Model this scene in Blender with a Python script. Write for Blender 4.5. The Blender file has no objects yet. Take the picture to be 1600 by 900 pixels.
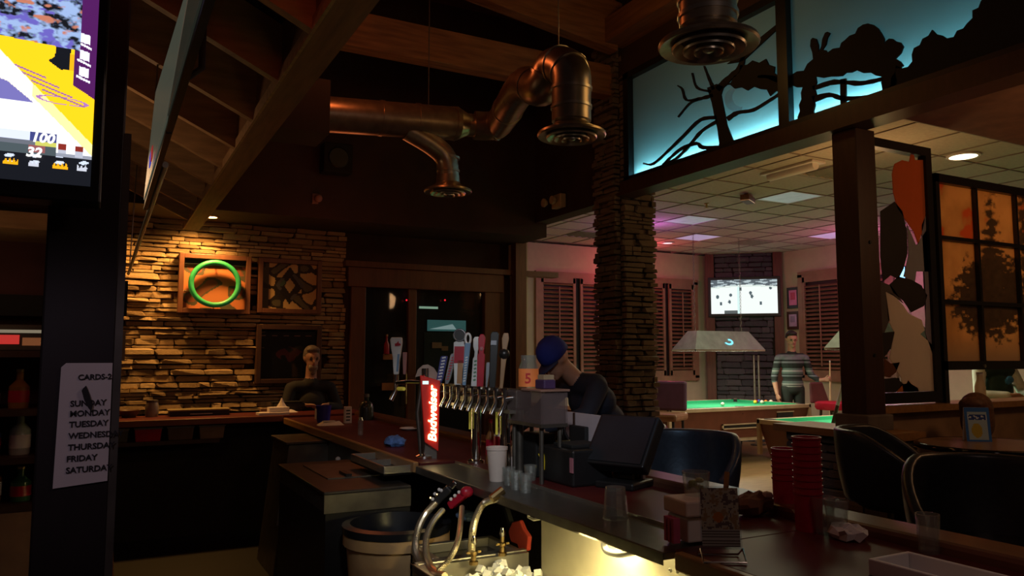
import bpy, bmesh, math, random
import numpy as np
from mathutils import Vector, Matrix
random.seed(7)
SC = bpy.context.scene
COL = SC.collection
PI = math.pi
R = math.radians

# ------------------------------------------------------------------ camera
# world axes follow the room: +Y runs away along the bar, +X towards the pool room
F_PX, CAM_H, YAW, PITCH = 1200.0, 1.5, R(28.07), math.atan(105 / 1200)
cam_d = bpy.data.cameras.new('camera'); cam = bpy.data.objects.new('camera', cam_d); COL.objects.link(cam)
cam_d.sensor_width = 36.0; cam_d.lens = 36.0 * F_PX / 1600; cam_d.clip_start = 0.02; cam_d.clip_end = 200
cam.location = (0, 0, CAM_H); cam.rotation_euler = (PI / 2 + PITCH, 0, -YAW)
SC.camera = cam

# ------------------------------------------------------------------ world, exposure
w = bpy.data.worlds.new('night'); SC.world = w; w.use_nodes = True
w.node_tree.nodes['Background'].inputs[0].default_value = (0.75, 0.5, 0.45, 1)
w.node_tree.nodes['Background'].inputs[1].default_value = 0.010
SC.view_settings.view_transform = 'Standard'; SC.view_settings.look = 'None'
SC.view_settings.gamma = 1.0; SC.view_settings.use_curve_mapping = False
SC.view_settings.exposure = 0.0

# ------------------------------------------------------------------ lamps of the place and added fill lights
def lamp(kind, name, loc, col, watts, size=0.1, target=None, spot=100, blend=0.6, size_y=None):
    d = bpy.data.lights.new(name, kind); d.color = col; d.energy = watts
    if kind == 'AREA':
        d.size = size
        if size_y: d.shape = 'RECTANGLE'; d.size_y = size_y
    else:
        d.shadow_soft_size = size
    if kind == 'SPOT': d.spot_size = R(spot); d.spot_blend = blend
    o = bpy.data.objects.new(name, d); COL.objects.link(o); o.location = loc
    if target is not None:
        o.rotation_euler = (Vector(target) - Vector(loc)).to_track_quat('-Z', 'Y').to_euler()
    return o
WARM = (1.0, 0.50, 0.16)
lamp('SPOT', 'stone_wall_downlight', (0.86, 7.62, 2.765), (1.0, 0.48, 0.12), 105, 0.05, (0.55, 7.98, 0.9), 135, 0.9)
lamp('SPOT', 'stone_wall_downlight', (0.10, 7.55, 2.765), (1.0, 0.46, 0.11), 50, 0.05, (0.1, 7.95, 0.9), 120, 0.9)
lamp('POINT', 'red_fill_glow', (0.15, 1.6, 2.72), (1.0, 0.16, 0.05), 3.0, 0.15)  # added red light on the near rafters, no neon tube here
lamp('POINT', 'red_fill_glow', (1.25, 4.2, 3.55), (1.0, 0.20, 0.05), 6.0, 0.12)  # the same added red light for the crossing beam
lamp('POINT', 'bar_fill_glow', (3.1, 4.1, 3.75), (1.0, 0.5, 0.13), 5.0, 0.15)  # added orange light on the timber beam, no pendant hangs here
lamp('POINT', 'bar_fill_glow', (2.5, 2.9, 2.9), (1.0, 0.5, 0.13), 1.6, 0.15)  # unseen warm fill over the customer side of the bar
lamp('POINT', 'bar_fill_glow', (1.6, 0.2, 2.7), (1.0, 0.66, 0.55), 8.0, 0.2)  # general fill from above the viewer, added without a pendant
lamp('SPOT', 'sign_fill_spot', (-0.5, 0.1, 2.2), (0.95, 0.75, 0.95), 8, 0.08, (-0.02, 1.72, 1.36), 20, 0.6)  # spot added to brighten the paper schedule on the post
lamp('SPOT', 'tap_fill_spot', (0.35, 0.7, 2.55), (0.92, 0.95, 1.0), 90, 0.08, (1.62, 3.2, 1.12), 34, 0.8)  # added spot standing in for screen light from behind the viewer
lamp('POINT', 'rafter_fill_glow', (-0.15, 4.4, 2.42), (1.0, 0.58, 0.28), 3.4, 0.15)  # warm fill added to bring out the rafters and eave beam
lamp('POINT', 'door_red_glow', (1.9, 6.4, 2.3), (1.0, 0.24, 0.08), 3.6, 0.2)
lamp('AREA', 'well_strip_light', (1.535, 2.12, 0.905), (1.0, 0.80, 0.33), 20.0, 0.10, (1.46, 2.12, 0.3), size_y=0.5)
lamp('POINT', 'pool_red_light', (7.7, 9.9, 2.95), (1.0, 0.10, 0.16), 14, 0.1)
lamp('POINT', 'pool_violet_light', (6.6, 8.3, 2.95), (0.75, 0.16, 0.9), 8, 0.1)
lamp('POINT', 'pool_magenta_light', (9.7, 7.2, 2.7), (1.0, 0.16, 0.50), 20, 0.1)
lamp('AREA', 'pool_room_light', (7.0, 6.6, 3.22), (0.98, 0.90, 0.55), 42, 2.0, (7.0, 6.6, 0))
lamp('POINT', 'lounge_warm_light', (5.75, 4.3, 2.55), (1.0, 0.50, 0.18), 13, 0.15)
lamp('POINT', 'lounge_warm_light', (4.9, 1.6, 2.55), (1.0, 0.50, 0.22), 14, 0.15)  # warm fill added for the tent card, round table and low wall
lamp('SPOT', 'stool_fill_spot', (1.15, 1.1, 2.35), (0.32, 0.62, 1.0), 48, 0.25, (2.85, 3.25, 0.95), 30, 0.9)  # added blue spot for a sheen on the stool backs, no screen here
lamp('POINT', 'back_bar_fill', (-0.62, 3.15, 1.75), (1.0, 0.55, 0.3), 0.9, 0.1)  # small fill added to show the bottle shelves

# ------------------------------------------------------------------ pixel anchors (1600 x 900): where a sight line meets a plane of the room
_s, _c = math.sin(YAW), math.cos(YAW)
_R = (_c, -_s, 0); _F = (_s * math.cos(PITCH), _c * math.cos(PITCH), math.sin(PITCH))
_U = (-_s * math.sin(PITCH), -_c * math.sin(PITCH), math.cos(PITCH))
def _hit(x, y, ax, v):
    a, b = (x - 800) / F_PX, (450 - y) / F_PX
    d = [_F[i] + a * _R[i] + b * _U[i] for i in range(3)]
    o = (0, 0, CAM_H); k = (v - o[ax]) / d[ax]
    return Vector([o[i] + k * d[i] for i in range(3)])
def hx(x, y, v): return _hit(x, y, 0, v)
def hy(x, y, v): return _hit(x, y, 1, v)
def hz(x, y, v): return _hit(x, y, 2, v)

# ------------------------------------------------------------------ materials
MATS = {}
def mat(name, col, rough=0.6, metal=0.0, var=0.18, scale=9.0, emis=None, estr=0.0, bump=0.0, alpha=1.0, trans=0.0, spec=None, stretch=(1, 1, 1), coord='Object', coat=0.0):
    if name in MATS: return MATS[name]
    m = bpy.data.materials.new(name); m.use_nodes = True; MATS[name] = m
    nt = m.node_tree; b = nt.nodes['Principled BSDF']
    b.inputs['Roughness'].default_value = rough; b.inputs['Metallic'].default_value = metal
    b.inputs['Alpha'].default_value = alpha; b.inputs['Transmission Weight'].default_value = trans
    if spec is not None: b.inputs['Specular IOR Level'].default_value = spec
    if coat: b.inputs['Coat Weight'].default_value = coat; b.inputs['Coat Roughness'].default_value = 0.12
    tc = nt.nodes.new('ShaderNodeTexCoord'); mp = nt.nodes.new('ShaderNodeMapping'); mp.inputs['Scale'].default_value = stretch
    nt.links.new(tc.outputs[coord], mp.inputs[0])
    n = nt.nodes.new('ShaderNodeTexNoise'); n.inputs['Scale'].default_value = scale; n.inputs['Detail'].default_value = 5
    nt.links.new(mp.outputs[0], n.inputs['Vector'])
    r = nt.nodes.new('ShaderNodeValToRGB'); r.color_ramp.elements[0].position = 0.3; r.color_ramp.elements[1].position = 0.7
    lo = [max(0, c * (1 - var)) for c in col[:3]]; hi = [min(1, c * (1 + var)) for c in col[:3]]
    r.color_ramp.elements[0].color = (*lo, 1); r.color_ramp.elements[1].color = (*hi, 1)
    nt.links.new(n.outputs['Fac'], r.inputs[0]); nt.links.new(r.outputs[0], b.inputs['Base Color'])
    if bump:
        bp = nt.nodes.new('ShaderNodeBump'); bp.inputs['Strength'].default_value = bump; bp.inputs['Distance'].default_value = 0.02
        nt.links.new(n.outputs['Fac'], bp.inputs['Height']); nt.links.new(bp.outputs[0], b.inputs['Normal'])
    if emis:
        b.inputs['Emission Color'].default_value = (*emis, 1); b.inputs['Emission Strength'].default_value = estr
    return m
def mat_stone(name, c0, c1, c2, rough=0.85):
    m = mat(name, c1, rough, var=0.3, scale=14, bump=0.6)
    nt = m.node_tree; b = nt.nodes['Principled BSDF']; oi = nt.nodes.new('ShaderNodeObjectInfo')
    r = nt.nodes.new('ShaderNodeValToRGB'); e = r.color_ramp.elements
    e[0].color = (*c0, 1); e[1].color = (*c2, 1); e.new(0.5).color = (*c1, 1)
    nt.links.new(oi.outputs['Random'], r.inputs[0])
    old = b.inputs['Base Color'].links[0].from_socket
    mx = nt.nodes.new('ShaderNodeMix'); mx.data_type = 'RGBA'; mx.inputs[0].default_value = 0.6
    nt.links.new(old, mx.inputs[6]); nt.links.new(r.outputs[0], mx.inputs[7]); nt.links.new(mx.outputs[2], b.inputs['Base Color'])
    return m
def mat_print(name, emit=0.0, rough=0.6, base=1.0):
    """flat print or screen: colours come from the mesh's colour attribute"""
    m = bpy.data.materials.new(name); m.use_nodes = True; nt = m.node_tree; b = nt.nodes['Principled BSDF']
    a = nt.nodes.new('ShaderNodeVertexColor'); a.layer_name = 'print'; b.inputs['Roughness'].default_value = rough
    if emit:
        b.inputs['Base Color'].default_value = (0.01, 0.01, 0.01, 1); nt.links.new(a.outputs[0], b.inputs['Emission Color'])
        b.inputs['Emission Strength'].default_value = emit
    else:
        nt.links.new(a.outputs[0], b.inputs['Base Color'])
    return m
def mat_glass(name, col=(0.9, 0.95, 0.95), mixf=0.78, rough=0.03, haze=0.0):
    m = bpy.data.materials.new(name); m.use_nodes = True; nt = m.node_tree; nt.nodes.clear()
    o = nt.nodes.new('ShaderNodeOutputMaterial'); t = nt.nodes.new('ShaderNodeBsdfTransparent'); g = nt.nodes.new('ShaderNodeBsdfGlossy')
    t.inputs[0].default_value = (*col, 1); g.inputs['Roughness'].default_value = rough
    fr = nt.nodes.new('ShaderNodeLayerWeight'); pw = nt.nodes.new('ShaderNodeMath'); pw.operation = 'POWER'; pw.inputs[1].default_value = 4.0
    ma = nt.nodes.new('ShaderNodeMath'); ma.operation = 'MULTIPLY_ADD'; ma.inputs[1].default_value = 0.7; ma.inputs[2].default_value = 1 - mixf; ma.use_clamp = True
    nt.links.new(fr.outputs['Facing'], pw.inputs[0]); nt.links.new(pw.outputs[0], ma.inputs[0])
    mx = nt.nodes.new('ShaderNodeMixShader'); nt.links.new(ma.outputs[0], mx.inputs[0])
    nt.links.new(t.outputs[0], mx.inputs[1]); nt.links.new(g.outputs[0], mx.inputs[2])
    df = nt.nodes.new('ShaderNodeBsdfDiffuse'); df.inputs[0].default_value = (.7, .68, .62, 1); mh_ = nt.nodes.new('ShaderNodeMixShader'); mh_.inputs[0].default_value = haze
    nt.links.new(mx.outputs[0], mh_.inputs[1]); nt.links.new(df.outputs[0], mh_.inputs[2]); nt.links.new(mh_.outputs[0], o.inputs[0])
    MATS[name] = m; return m
def mat_translucent(name, col, rough=0.5, colfac=0.5):
    m = bpy.data.materials.new(name); m.use_nodes = True; nt = m.node_tree; nt.nodes.clear()
    o = nt.nodes.new('ShaderNodeOutputMaterial'); t = nt.nodes.new('ShaderNodeBsdfTranslucent'); d = nt.nodes.new('ShaderNodeBsdfDiffuse')
    n = nt.nodes.new('ShaderNodeTexNoise'); n.inputs['Scale'].default_value = 3.0; r = nt.nodes.new('ShaderNodeValToRGB')
    r.color_ramp.elements[0].color = (*[c * 0.85 for c in col], 1); r.color_ramp.elements[1].color = (*col, 1)
    nt.links.new(n.outputs['Fac'], r.inputs[0]); nt.links.new(r.outputs[0], t.inputs[0]); nt.links.new(r.outputs[0], d.inputs[0])
    mx = nt.nodes.new('ShaderNodeMixShader'); mx.inputs[0].default_value = colfac
    nt.links.new(t.outputs[0], mx.inputs[2]); nt.links.new(d.outputs[0], mx.inputs[1]); nt.links.new(mx.outputs[0], o.inputs[0])
    MATS[name] = m; return m

M_FLOOR = mat('dark_floor', (0.005, 0.004, 0.0035), 0.5, scale=3)
M_PFLOOR = mat('tan_laminate', (0.36, 0.24, 0.11), 0.45, scale=4, stretch=(1, 6, 1))
M_DARKWALL = mat('dark_brown_wall', (0.045, 0.022, 0.016), 0.8, scale=4)
M_CEIL = mat('dark_red_deck', (0.07, 0.022, 0.014), 0.8, scale=6, stretch=(1, 8, 1))
M_WOOD = mat('fir_beam', (0.30, 0.14, 0.055), 0.6, scale=5, var=0.35, stretch=(0.6, 6, 6), bump=0.1)
M_WOODY = mat('fir_purlin', (0.22, 0.105, 0.05), 0.6, scale=5, var=0.3, stretch=(6, 0.6, 6), bump=0.1)
M_RAFT = mat('pale_rafter', (0.42, 0.25, 0.13), 0.65, scale=5, var=0.25, stretch=(1, 6, 6))
M_POST = mat('black_brown_post', (0.012, 0.006, 0.006), 0.5, scale=6, stretch=(5, 5, 0.7))
M_DKWOOD = mat('dark_stained_wood', (0.05, 0.022, 0.014), 0.45, scale=6, stretch=(5, 5, 0.7))
M_DOORWOOD = mat('red_brown_door_wood', (0.13, 0.05, 0.026), 0.45, scale=6, stretch=(5, 5, 0.7))
M_BARTOP = mat('red_bartop', (0.095, 0.014, 0.014), 0.45, scale=5, spec=0.25)
M_BAREDGE = mat('bar_edge_oak', (0.33, 0.17, 0.06), 0.4, scale=6, stretch=(6, 0.6, 6))
M_BARDIE = mat('bar_die_wall', (0.02, 0.013, 0.011), 0.6)
M_SHELF = mat('dark_steel_shelf', (0.14, 0.14, 0.13), 0.38, metal=0.7, scale=20, var=0.1)
M_STEEL = mat('stainless_steel', (0.50, 0.48, 0.42), 0.34, metal=0.9, scale=12, var=0.1)
M_STEELD = mat('worn_steel', (0.16, 0.145, 0.125), 0.42, metal=0.8, scale=12, var=0.2)
M_CHROME = mat('chrome', (0.75, 0.75, 0.72), 0.12, metal=1.0, var=0.03)
M_DUCT = mat('galvanised_duct', (0.42, 0.36, 0.27), 0.33, metal=0.85, scale=16, var=0.2)
M_BLACK = mat('black_plastic', (0.012, 0.012, 0.013), 0.4)
M_BLACKM = mat('black_matte', (0.008, 0.008, 0.008), 0.8)
M_VINYL = mat('black_vinyl', (0.022, 0.024, 0.028), 0.36, bump=0.05, scale=40)
M_WHITE = mat('white_plastic', (0.75, 0.73, 0.70), 0.5, var=0.05)
M_FOAM = mat('white_foam', (0.72, 0.62, 0.55), 0.7, var=0.05)
M_PWALL = mat('cream_wall', (0.54, 0.50, 0.34), 0.8, var=0.05)
M_TILE = mat('ceiling_tile', (0.50, 0.45, 0.36), 0.9, var=0.1, scale=30)
M_GRID = mat('ceiling_grid', (0.26, 0.23, 0.19), 0.7)
M_SHUT = mat('brown_shutter', (0.24, 0.13, 0.075), 0.5, scale=6)
M_SHUTF = mat('shutter_frame', (0.30, 0.18, 0.11), 0.5, scale=6)
M_STONE = mat_stone('ledge_stone', (0.16, 0.10, 0.05), (0.36, 0.25, 0.13), (0.56, 0.42, 0.24))
M_STONED = mat_stone('grey_ledge_stone', (0.08, 0.065, 0.05), (0.17, 0.14, 0.11), (0.28, 0.24, 0.19))
M_STONEB = mat_stone('dark_ledge_stone', (0.04, 0.05, 0.055), (0.08, 0.09, 0.10), (0.15, 0.15, 0.15))
M_MORTAR = mat('mortar', (0.035, 0.025, 0.018), 0.95)
M_FELT = mat('green_felt', (0.012, 0.33, 0.14), 0.9, var=0.08, scale=60)
M_TABLEW = mat('pool_table_wood', (0.16, 0.05, 0.03), 0.4, scale=5)
M_TABLER = mat('pool_table_rail', (0.50, 0.38, 0.24), 0.4, scale=5)
M_GLASS = mat_glass('clear_glass', mixf=0.86, haze=0.10)
M_PANE = mat_glass('window_pane', (0.85, 0.88, 0.9), 0.97)
M_SMOKE = mat_glass('smoky_acrylic', (0.55, 0.45, 0.45), 0.93)
M_RUBBER = mat('dark_rubber', (0.02, 0.02, 0.02), 0.7)
M_RED = mat('red_plastic', (0.40, 0.010, 0.030), 0.35)
M_PAPER = mat('paper_white', (0.72, 0.66, 0.67), 0.8, var=0.04)
M_INK = mat('ink', (0.02, 0.02, 0.025), 0.8)
M_SKIN = mat('skin', (0.50, 0.26, 0.17), 0.55, var=0.08)
M_BRASS = mat('aged_brass', (0.55, 0.40, 0.18), 0.3, metal=1.0)

# ------------------------------------------------------------------ mesh builders
class MB:
    def __init__(s): s.v = []; s.f = []
    def _add(s, vs, fs):
        o = len(s.v); s.v += [tuple(v) for v in vs]; s.f += [tuple(i + o for i in f) for f in fs]; return s
    def box(s, x0, x1, y0, y1, z0, z1):
        return s._add([(x0, y0, z0), (x1, y0, z0), (x1, y1, z0), (x0, y1, z0), (x0, y0, z1), (x1, y0, z1), (x1, y1, z1), (x0, y1, z1)],
                      [(3, 2, 1, 0), (4, 5, 6, 7), (0, 1, 5, 4), (1, 2, 6, 5), (2, 3, 7, 6), (3, 0, 4, 7)])
    def hexa(s, lo, hi):   # four corners below, four above, both counter-clockwise seen from above
        return s._add(list(lo) + list(hi), [(3, 2, 1, 0), (4, 5, 6, 7), (0, 1, 5, 4), (1, 2, 6, 5), (2, 3, 7, 6), (3, 0, 4, 7)])
    def bar(s, p0, p1, wd, ht, up=(0, 0, 1)):
        p0, p1 = Vector(p0), Vector(p1); d = (p1 - p0).normalized(); u = Vector(up)
        sd = d.cross(u).normalized(); u = sd.cross(d).normalized()
        q = lambda p, a, b: p + sd * a * wd / 2 + u * b * ht / 2
        return s._add([q(p0, -1, -1), q(p0, 1, -1), q(p1, 1, -1), q(p1, -1, -1), q(p0, -1, 1), q(p0, 1, 1), q(p1, 1, 1), q(p1, -1, 1)],
                      [(3, 2, 1, 0), (4, 5, 6, 7), (0, 1, 5, 4), (1, 2, 6, 5), (2, 3, 7, 6), (3, 0, 4, 7)])
    def tube(s, path, r, n=12, cap=True):
        path = [Vector(p) for p in path]; k = len(path); rs = r if isinstance(r, (list, tuple)) else [r] * k
        vs = []; d = (path[1] - path[0]).normalized(); a = d.orthogonal().normalized()
        for i, p in enumerate(path):
            d = (path[min(i + 1, k - 1)] - path[max(i - 1, 0)]).normalized()
            a = (a - d * a.dot(d)).normalized(); b = d.cross(a)
            vs += [p + (a * math.cos(2 * PI * j / n) + b * math.sin(2 * PI * j / n)) * rs[i] for j in range(n)]
        fs = [(i * n + j, i * n + (j + 1) % n, (i + 1) * n + (j + 1) % n, (i + 1) * n + j) for i in range(k - 1) for j in range(n)]
        if cap: fs += [tuple(range(n))[::-1], tuple((k - 1) * n + j for j in range(n))]
        return s._add(vs, fs)
    def lathe(s, prof, n=20, c=(0, 0, 0), close=True):
        vs = [(c[0] + r * math.cos(2 * PI * j / n), c[1] + r * math.sin(2 * PI * j / n), c[2] + z) for r, z in prof for j in range(n)]
        k = len(prof)
        fs = [(i * n + j, i * n + (j + 1) % n, (i + 1) * n + (j + 1) % n, (i + 1) * n + j) for i in range(k - 1) for j in range(n)]
        if close:
            fs += [tuple(range(n))[::-1], tuple((k - 1) * n + j for j in range(n))]
        return s._add(vs, fs)
    def prism(s, pts, o, u, v, th):   # 2-D outline pts laid on axes u, v at o, thickness th along u x v
        o, u, v = Vector(o), Vector(u), Vector(v); nn = u.cross(v).normalized() * th; k = len(pts)
        a = [o + u * p[0] + v * p[1] for p in pts]; b = [p + nn for p in a]
        return s._add(a + b, [tuple(range(k))[::-1], tuple(range(k, 2 * k))] + [(i, (i + 1) % k, k + (i + 1) % k, k + i) for i in range(k)])
    def ball(s, c, r, n=12, sc=(1, 1, 1)):
        vs = [(c[0], c[1], c[2] - r * sc[2])]; m = n // 2
        for i in range(1, m):
            t = PI * i / m
            vs += [(c[0] + r * sc[0] * math.sin(t) * math.cos(2 * PI * j / n), c[1] + r * sc[1] * math.sin(t) * math.sin(2 * PI * j / n), c[2] - r * sc[2] * math.cos(t)) for j in range(n)]
        vs.append((c[0], c[1], c[2] + r * sc[2])); L = len(vs) - 1
        fs = [(0, 1 + (j + 1) % n, 1 + j) for j in range(n)]
        fs += [(1 + i * n + j, 1 + i * n + (j + 1) % n, 1 + (i + 1) * n + (j + 1) % n, 1 + (i + 1) * n + j) for i in range(m - 2) for j in range(n)]
        fs += [(1 + (m - 2) * n + j, 1 + (m - 2) * n + (j + 1) % n, L) for j in range(n)]
        return s._add(vs, fs)
    def mesh(s, name, m=None, smooth=0):
        me = bpy.data.meshes.new(name); me.from_pydata(s.v, [], s.f)
        bm = bmesh.new(); bm.from_mesh(me); bmesh.ops.recalc_face_normals(bm, faces=bm.faces); bm.to_mesh(me); bm.free()
        if smooth:
            me.polygons.foreach_set('use_smooth', [True] * len(me.polygons)); me.set_sharp_from_angle(angle=R(smooth))
        if m: me.materials.append(m)
        me.update(); return me
    def build(s, name, m, parent=None, smooth=0, bevel=0, loc=None, label=None):
        o = bpy.data.objects.new(name, s.mesh(name, m, smooth)); COL.objects.link(o)
        if parent: o.parent = parent
        if loc: o.location = loc
        if bevel:
            b = o.modifiers.new('bevel', 'BEVEL'); b.width = bevel; b.segments = 2; b.limit_method = 'ANGLE'
        if label: o['label'] = label
        return o
def tag(o, label, cat, group=None):
    o['label'] = label; o['category'] = cat
    if group: o['group'] = group
    return o
def thing(name, label, cat, loc=(0, 0, 0), rz=0, group=None):
    o = bpy.data.objects.new(name, None); COL.objects.link(o); o.empty_display_size = 0.05
    o.location = loc; o.rotation_euler = (0, 0, rz); return tag(o, label, cat, group)
def struct(o): o['kind'] = 'structure'; return o
def copy_tree(o, parent=None):
    c = o.copy(); COL.objects.link(c); c.parent = parent
    for ch in [x for x in bpy.data.objects if x.parent == o]: copy_tree(ch, c)
    return c
def picture(name, o, u, v, nu, nv, fn, m, parent=None):
    """flat print: nu x nv cells on the parallelogram o,u,v; fn(a,b) -> colour with a,b in 0..1 from lower left"""
    o, u, v = Vector(o), Vector(u), Vector(v)
    vs = [tuple(o + u * (i / nu) + v * (j / nv)) for j in range(nv + 1) for i in range(nu + 1)]
    fs = [(j * (nu + 1) + i, j * (nu + 1) + i + 1, (j + 1) * (nu + 1) + i + 1, (j + 1) * (nu + 1) + i) for j in range(nv) for i in range(nu)]
    me = bpy.data.meshes.new(name); me.from_pydata(vs, [], fs); me.materials.append(m)
    at = me.color_attributes.new('print', 'FLOAT_COLOR', 'CORNER'); cols = []
    for j in range(nv):
        for i in range(nu):
            c = fn((i + 0.5) / nu, (j + 0.5) / nv); cols += [c[0], c[1], c[2], 1.0] * 4
    at.data.foreach_set('color', cols)
    ob = bpy.data.objects.new(name, me); COL.objects.link(ob)
    if parent: ob.parent = parent
    return ob
def inpoly(p, poly):
    x, y = p; r = False; j = len(poly) - 1
    for i in range(len(poly)):
        xi, yi = poly[i]; xj, yj = poly[j]
        if (yi > y) != (yj > y) and x < (xj - xi) * (y - yi) / (yj - yi) + xi: r = not r
        j = i
    return r
def hsh(i, j): return (math.sin(i * 127.1 + j * 311.7) * 43758.5453) % 1
def vnoise(x, y):
    i, j = math.floor(x), math.floor(y); u_, v_ = x - i, y - j; u_ = u_ * u_ * (3 - 2 * u_); v_ = v_ * v_ * (3 - 2 * v_)
    return (hsh(i, j) * (1 - u_) + hsh(i + 1, j) * u_) * (1 - v_) + (hsh(i, j + 1) * (1 - u_) + hsh(i + 1, j + 1) * u_) * v_
def fbm(x, y): return (vnoise(x, y) + .5 * vnoise(x * 2.1, y * 2.1) + .25 * vnoise(x * 4.3, y * 4.3)) / 1.75
def mixc(a, b, t): t = max(0, min(1, t)); return tuple(a[i] * (1 - t) + b[i] * t for i in range(3))
def lin(h):   # '#rrggbb' -> linear
    h = h.lstrip('#'); o = []
    for i in (0, 2, 4):
        c = int(h[i:i + 2], 16) / 255; o.append(c / 12.92 if c <= 0.04045 else ((c + 0.055) / 1.055) ** 2.4)
    return tuple(o)
def text(name, s, size, o, u, v, m, parent=None, th=0.001, shear=0.0, sx=1.0, bold=0.0):
    """flat lettering: baseline start o, reading direction u, up direction v"""
    cu = bpy.data.curves.new(name, 'FONT'); cu.body = s; cu.size = size; cu.extrude = th; cu.shear = shear; cu.resolution_u = 3; cu.offset = bold
    t = bpy.data.objects.new(name + '_tmp', cu); COL.objects.link(t)
    me = bpy.data.meshes.new_from_object(t.evaluated_get(bpy.context.evaluated_depsgraph_get())); bpy.data.objects.remove(t)
    u, v = Vector(u).normalized(), Vector(v).normalized(); n = u.cross(v)
    mt = Matrix(((u.x * sx, v.x, n.x, o[0]), (u.y * sx, v.y, n.y, o[1]), (u.z * sx, v.z, n.z, o[2]), (0, 0, 0, 1)))
    me.transform(mt); me.materials.clear(); me.materials.append(m); me.name = name
    ob = bpy.data.objects.new(name, me); COL.objects.link(ob)
    if parent: ob.parent = parent
    return ob
def arc(c, r, a0, a1, n, ax=(1, 0, 0), ay=(0, 0, 1)):
    c, ax, ay = Vector(c), Vector(ax), Vector(ay)
    return [c + ax * r * math.cos(a0 + (a1 - a0) * i / n) + ay * r * math.sin(a0 + (a1 - a0) * i / n) for i in range(n + 1)]
def spline(pts, n=8):
    P = [Vector(p) for p in pts]; P = [P[0] * 2 - P[1]] + P + [P[-1] * 2 - P[-2]]; out = []
    for i in range(1, len(P) - 2):
        for k in range(n):
            t = k / n; a, b, c, d = P[i - 1], P[i], P[i + 1], P[i + 2]
            out.append(0.5 * ((2 * b) + (c - a) * t + (2 * a - 5 * b + 4 * c - d) * t * t + (3 * b - a - 3 * c + d) * t ** 3))
    return out + [P[-2]]
# unit stones, shared by every stone course
def rock(i, sub):
    rd = random.Random(i); bm = bmesh.new(); bmesh.ops.create_cube(bm, size=1)
    if sub: bmesh.ops.bevel(bm, geom=bm.edges[:], offset=0.12, segments=1, profile=0.6, affect='EDGES')
    for v in bm.verts:
        v.co.x += rd.uniform(-.05, .05); v.co.y += rd.uniform(-.12, .12); v.co.z += rd.uniform(-.10, .10)
    me = bpy.data.meshes.new('stone'); bm.to_mesh(me); bm.free(); return me
ROCKS = [rock(i, True) for i in range(14)]
def stones(parent, o, u, n, width, height, mt, hmin, hmax, wmin, wmax, depth, seed, skip=None, big=0.0, limit=300):
    """courses of ledge stone on the rectangle o + u*width + z*height, proud along n"""
    rd = random.Random(seed); o, u, n = Vector(o), Vector(u), Vector(n); lst = []; z = 0.0
    meshes = []
    for r in ROCKS:
        c = r.copy(); c.materials.append(mt); meshes.append(c)
    ang = math.atan2(u.y, u.x)
    while z < height - 0.01:
        h = min(rd.uniform(hmin, hmax), height - z); x = rd.uniform(-wmax * 0.5, 0)
        while x < width - 0.02:
            wd = rd.uniform(wmin, wmax); x0, x1 = max(0, x), min(width, x + wd); x += wd
            if x1 - x0 < 0.03: continue
            if skip and skip((x0 + x1) / 2, z + h / 2): continue
            hh = h * rd.uniform(0.82, 1.0); dp = depth * rd.uniform(0.5, 1.15)
            lst.append(((x0 + x1) / 2, z + h / 2, x1 - x0 - 0.006, hh - 0.004, dp, rd.randrange(len(meshes))))
        z += h
    lst.sort(key=lambda t: -t[2] * t[3])
    rest = MB()
    for i, (cx, cz, wd, h, dp, k) in enumerate(lst):
        c = o + u * cx + n * (dp * 0.5 - 0.01) + Vector((0, 0, cz))
        if i < limit:
            s = bpy.data.objects.new('stone', meshes[k]); COL.objects.link(s); s.parent = parent
            s.location = c; s.rotation_euler = (0, 0, ang); s.scale = (wd, dp, h)
        else:
            rest.bar(c - u * wd / 2, c + u * wd / 2, dp, h)
    if len(lst) > limit:
        s = rest.build('stone_filler', mt, parent); s['kind'] = 'stuff'
# ================================================================== THE SETTING
BT, SH = 0.96, 0.95          # bar top and steel shelf heights
struct(MB().box(-4, 4.3, -1.5, 8.2, -0.1, 0).build('floor', M_FLOOR))
struct(MB().box(4.3, 10.7, -1.5, 10.8, -0.1, 0).build('floor', M_PFLOOR))
# rear wall of the bar side: dark backing, stone field and soffit
wb = struct(MB().box(-4, 2.25, 8.0, 8.2, 0, 5.3).build('wall_back', M_MORTAR))
struct(MB().box(2.25, 4.32, 8.0, 8.2, 0, 5.3).build('wall_back', M_DARKWALL))
FR = [(0.62, 1.275, 1.90, 2.47), (1.35, 1.98, 1.92, 2.47), (1.35, 1.99, 1.22, 1.80)]
def _skip(x, z):
    X, Z = x - 0.1, z + 0.95
    return any(a + 0.03 < X < b - 0.03 and c + 0.03 < Z < d - 0.03 for a, b, c, d in FR)
stones(wb, (-0.1, 8.0, 0.95), (1, 0, 0), (0, -1, 0), 2.35, 1.87, M_STONE, 0.028, 0.072, 0.08, 0.34, 0.08, 3, _skip)
struct(MB().box(-4, 4.3, 7.25, 8.0, 2.80, 5.3).build('ceiling', M_DARKWALL)).name = 'trim_1'
# high ceiling
struct(MB().box(0.72, 4.3, -1.5, 8.2, 5.2, 5.3).build('ceiling', M_CEIL))
# opening wall between bar and pool room, beyond the stone column
struct(MB().box(4.16, 4.34, 5.96, 8.0, 2.95, 5.3).build('wall_right', M_DARKWALL))
struct(MB().box(4.20, 4.34, 7.78, 7.90, 0, 2.95).build('trim_2', M_DOORWOOD))
struct(MB().box(4.22, 4.42, 7.90, 8.20, 0, 2.95).build('wall_right', M_PWALL))
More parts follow.
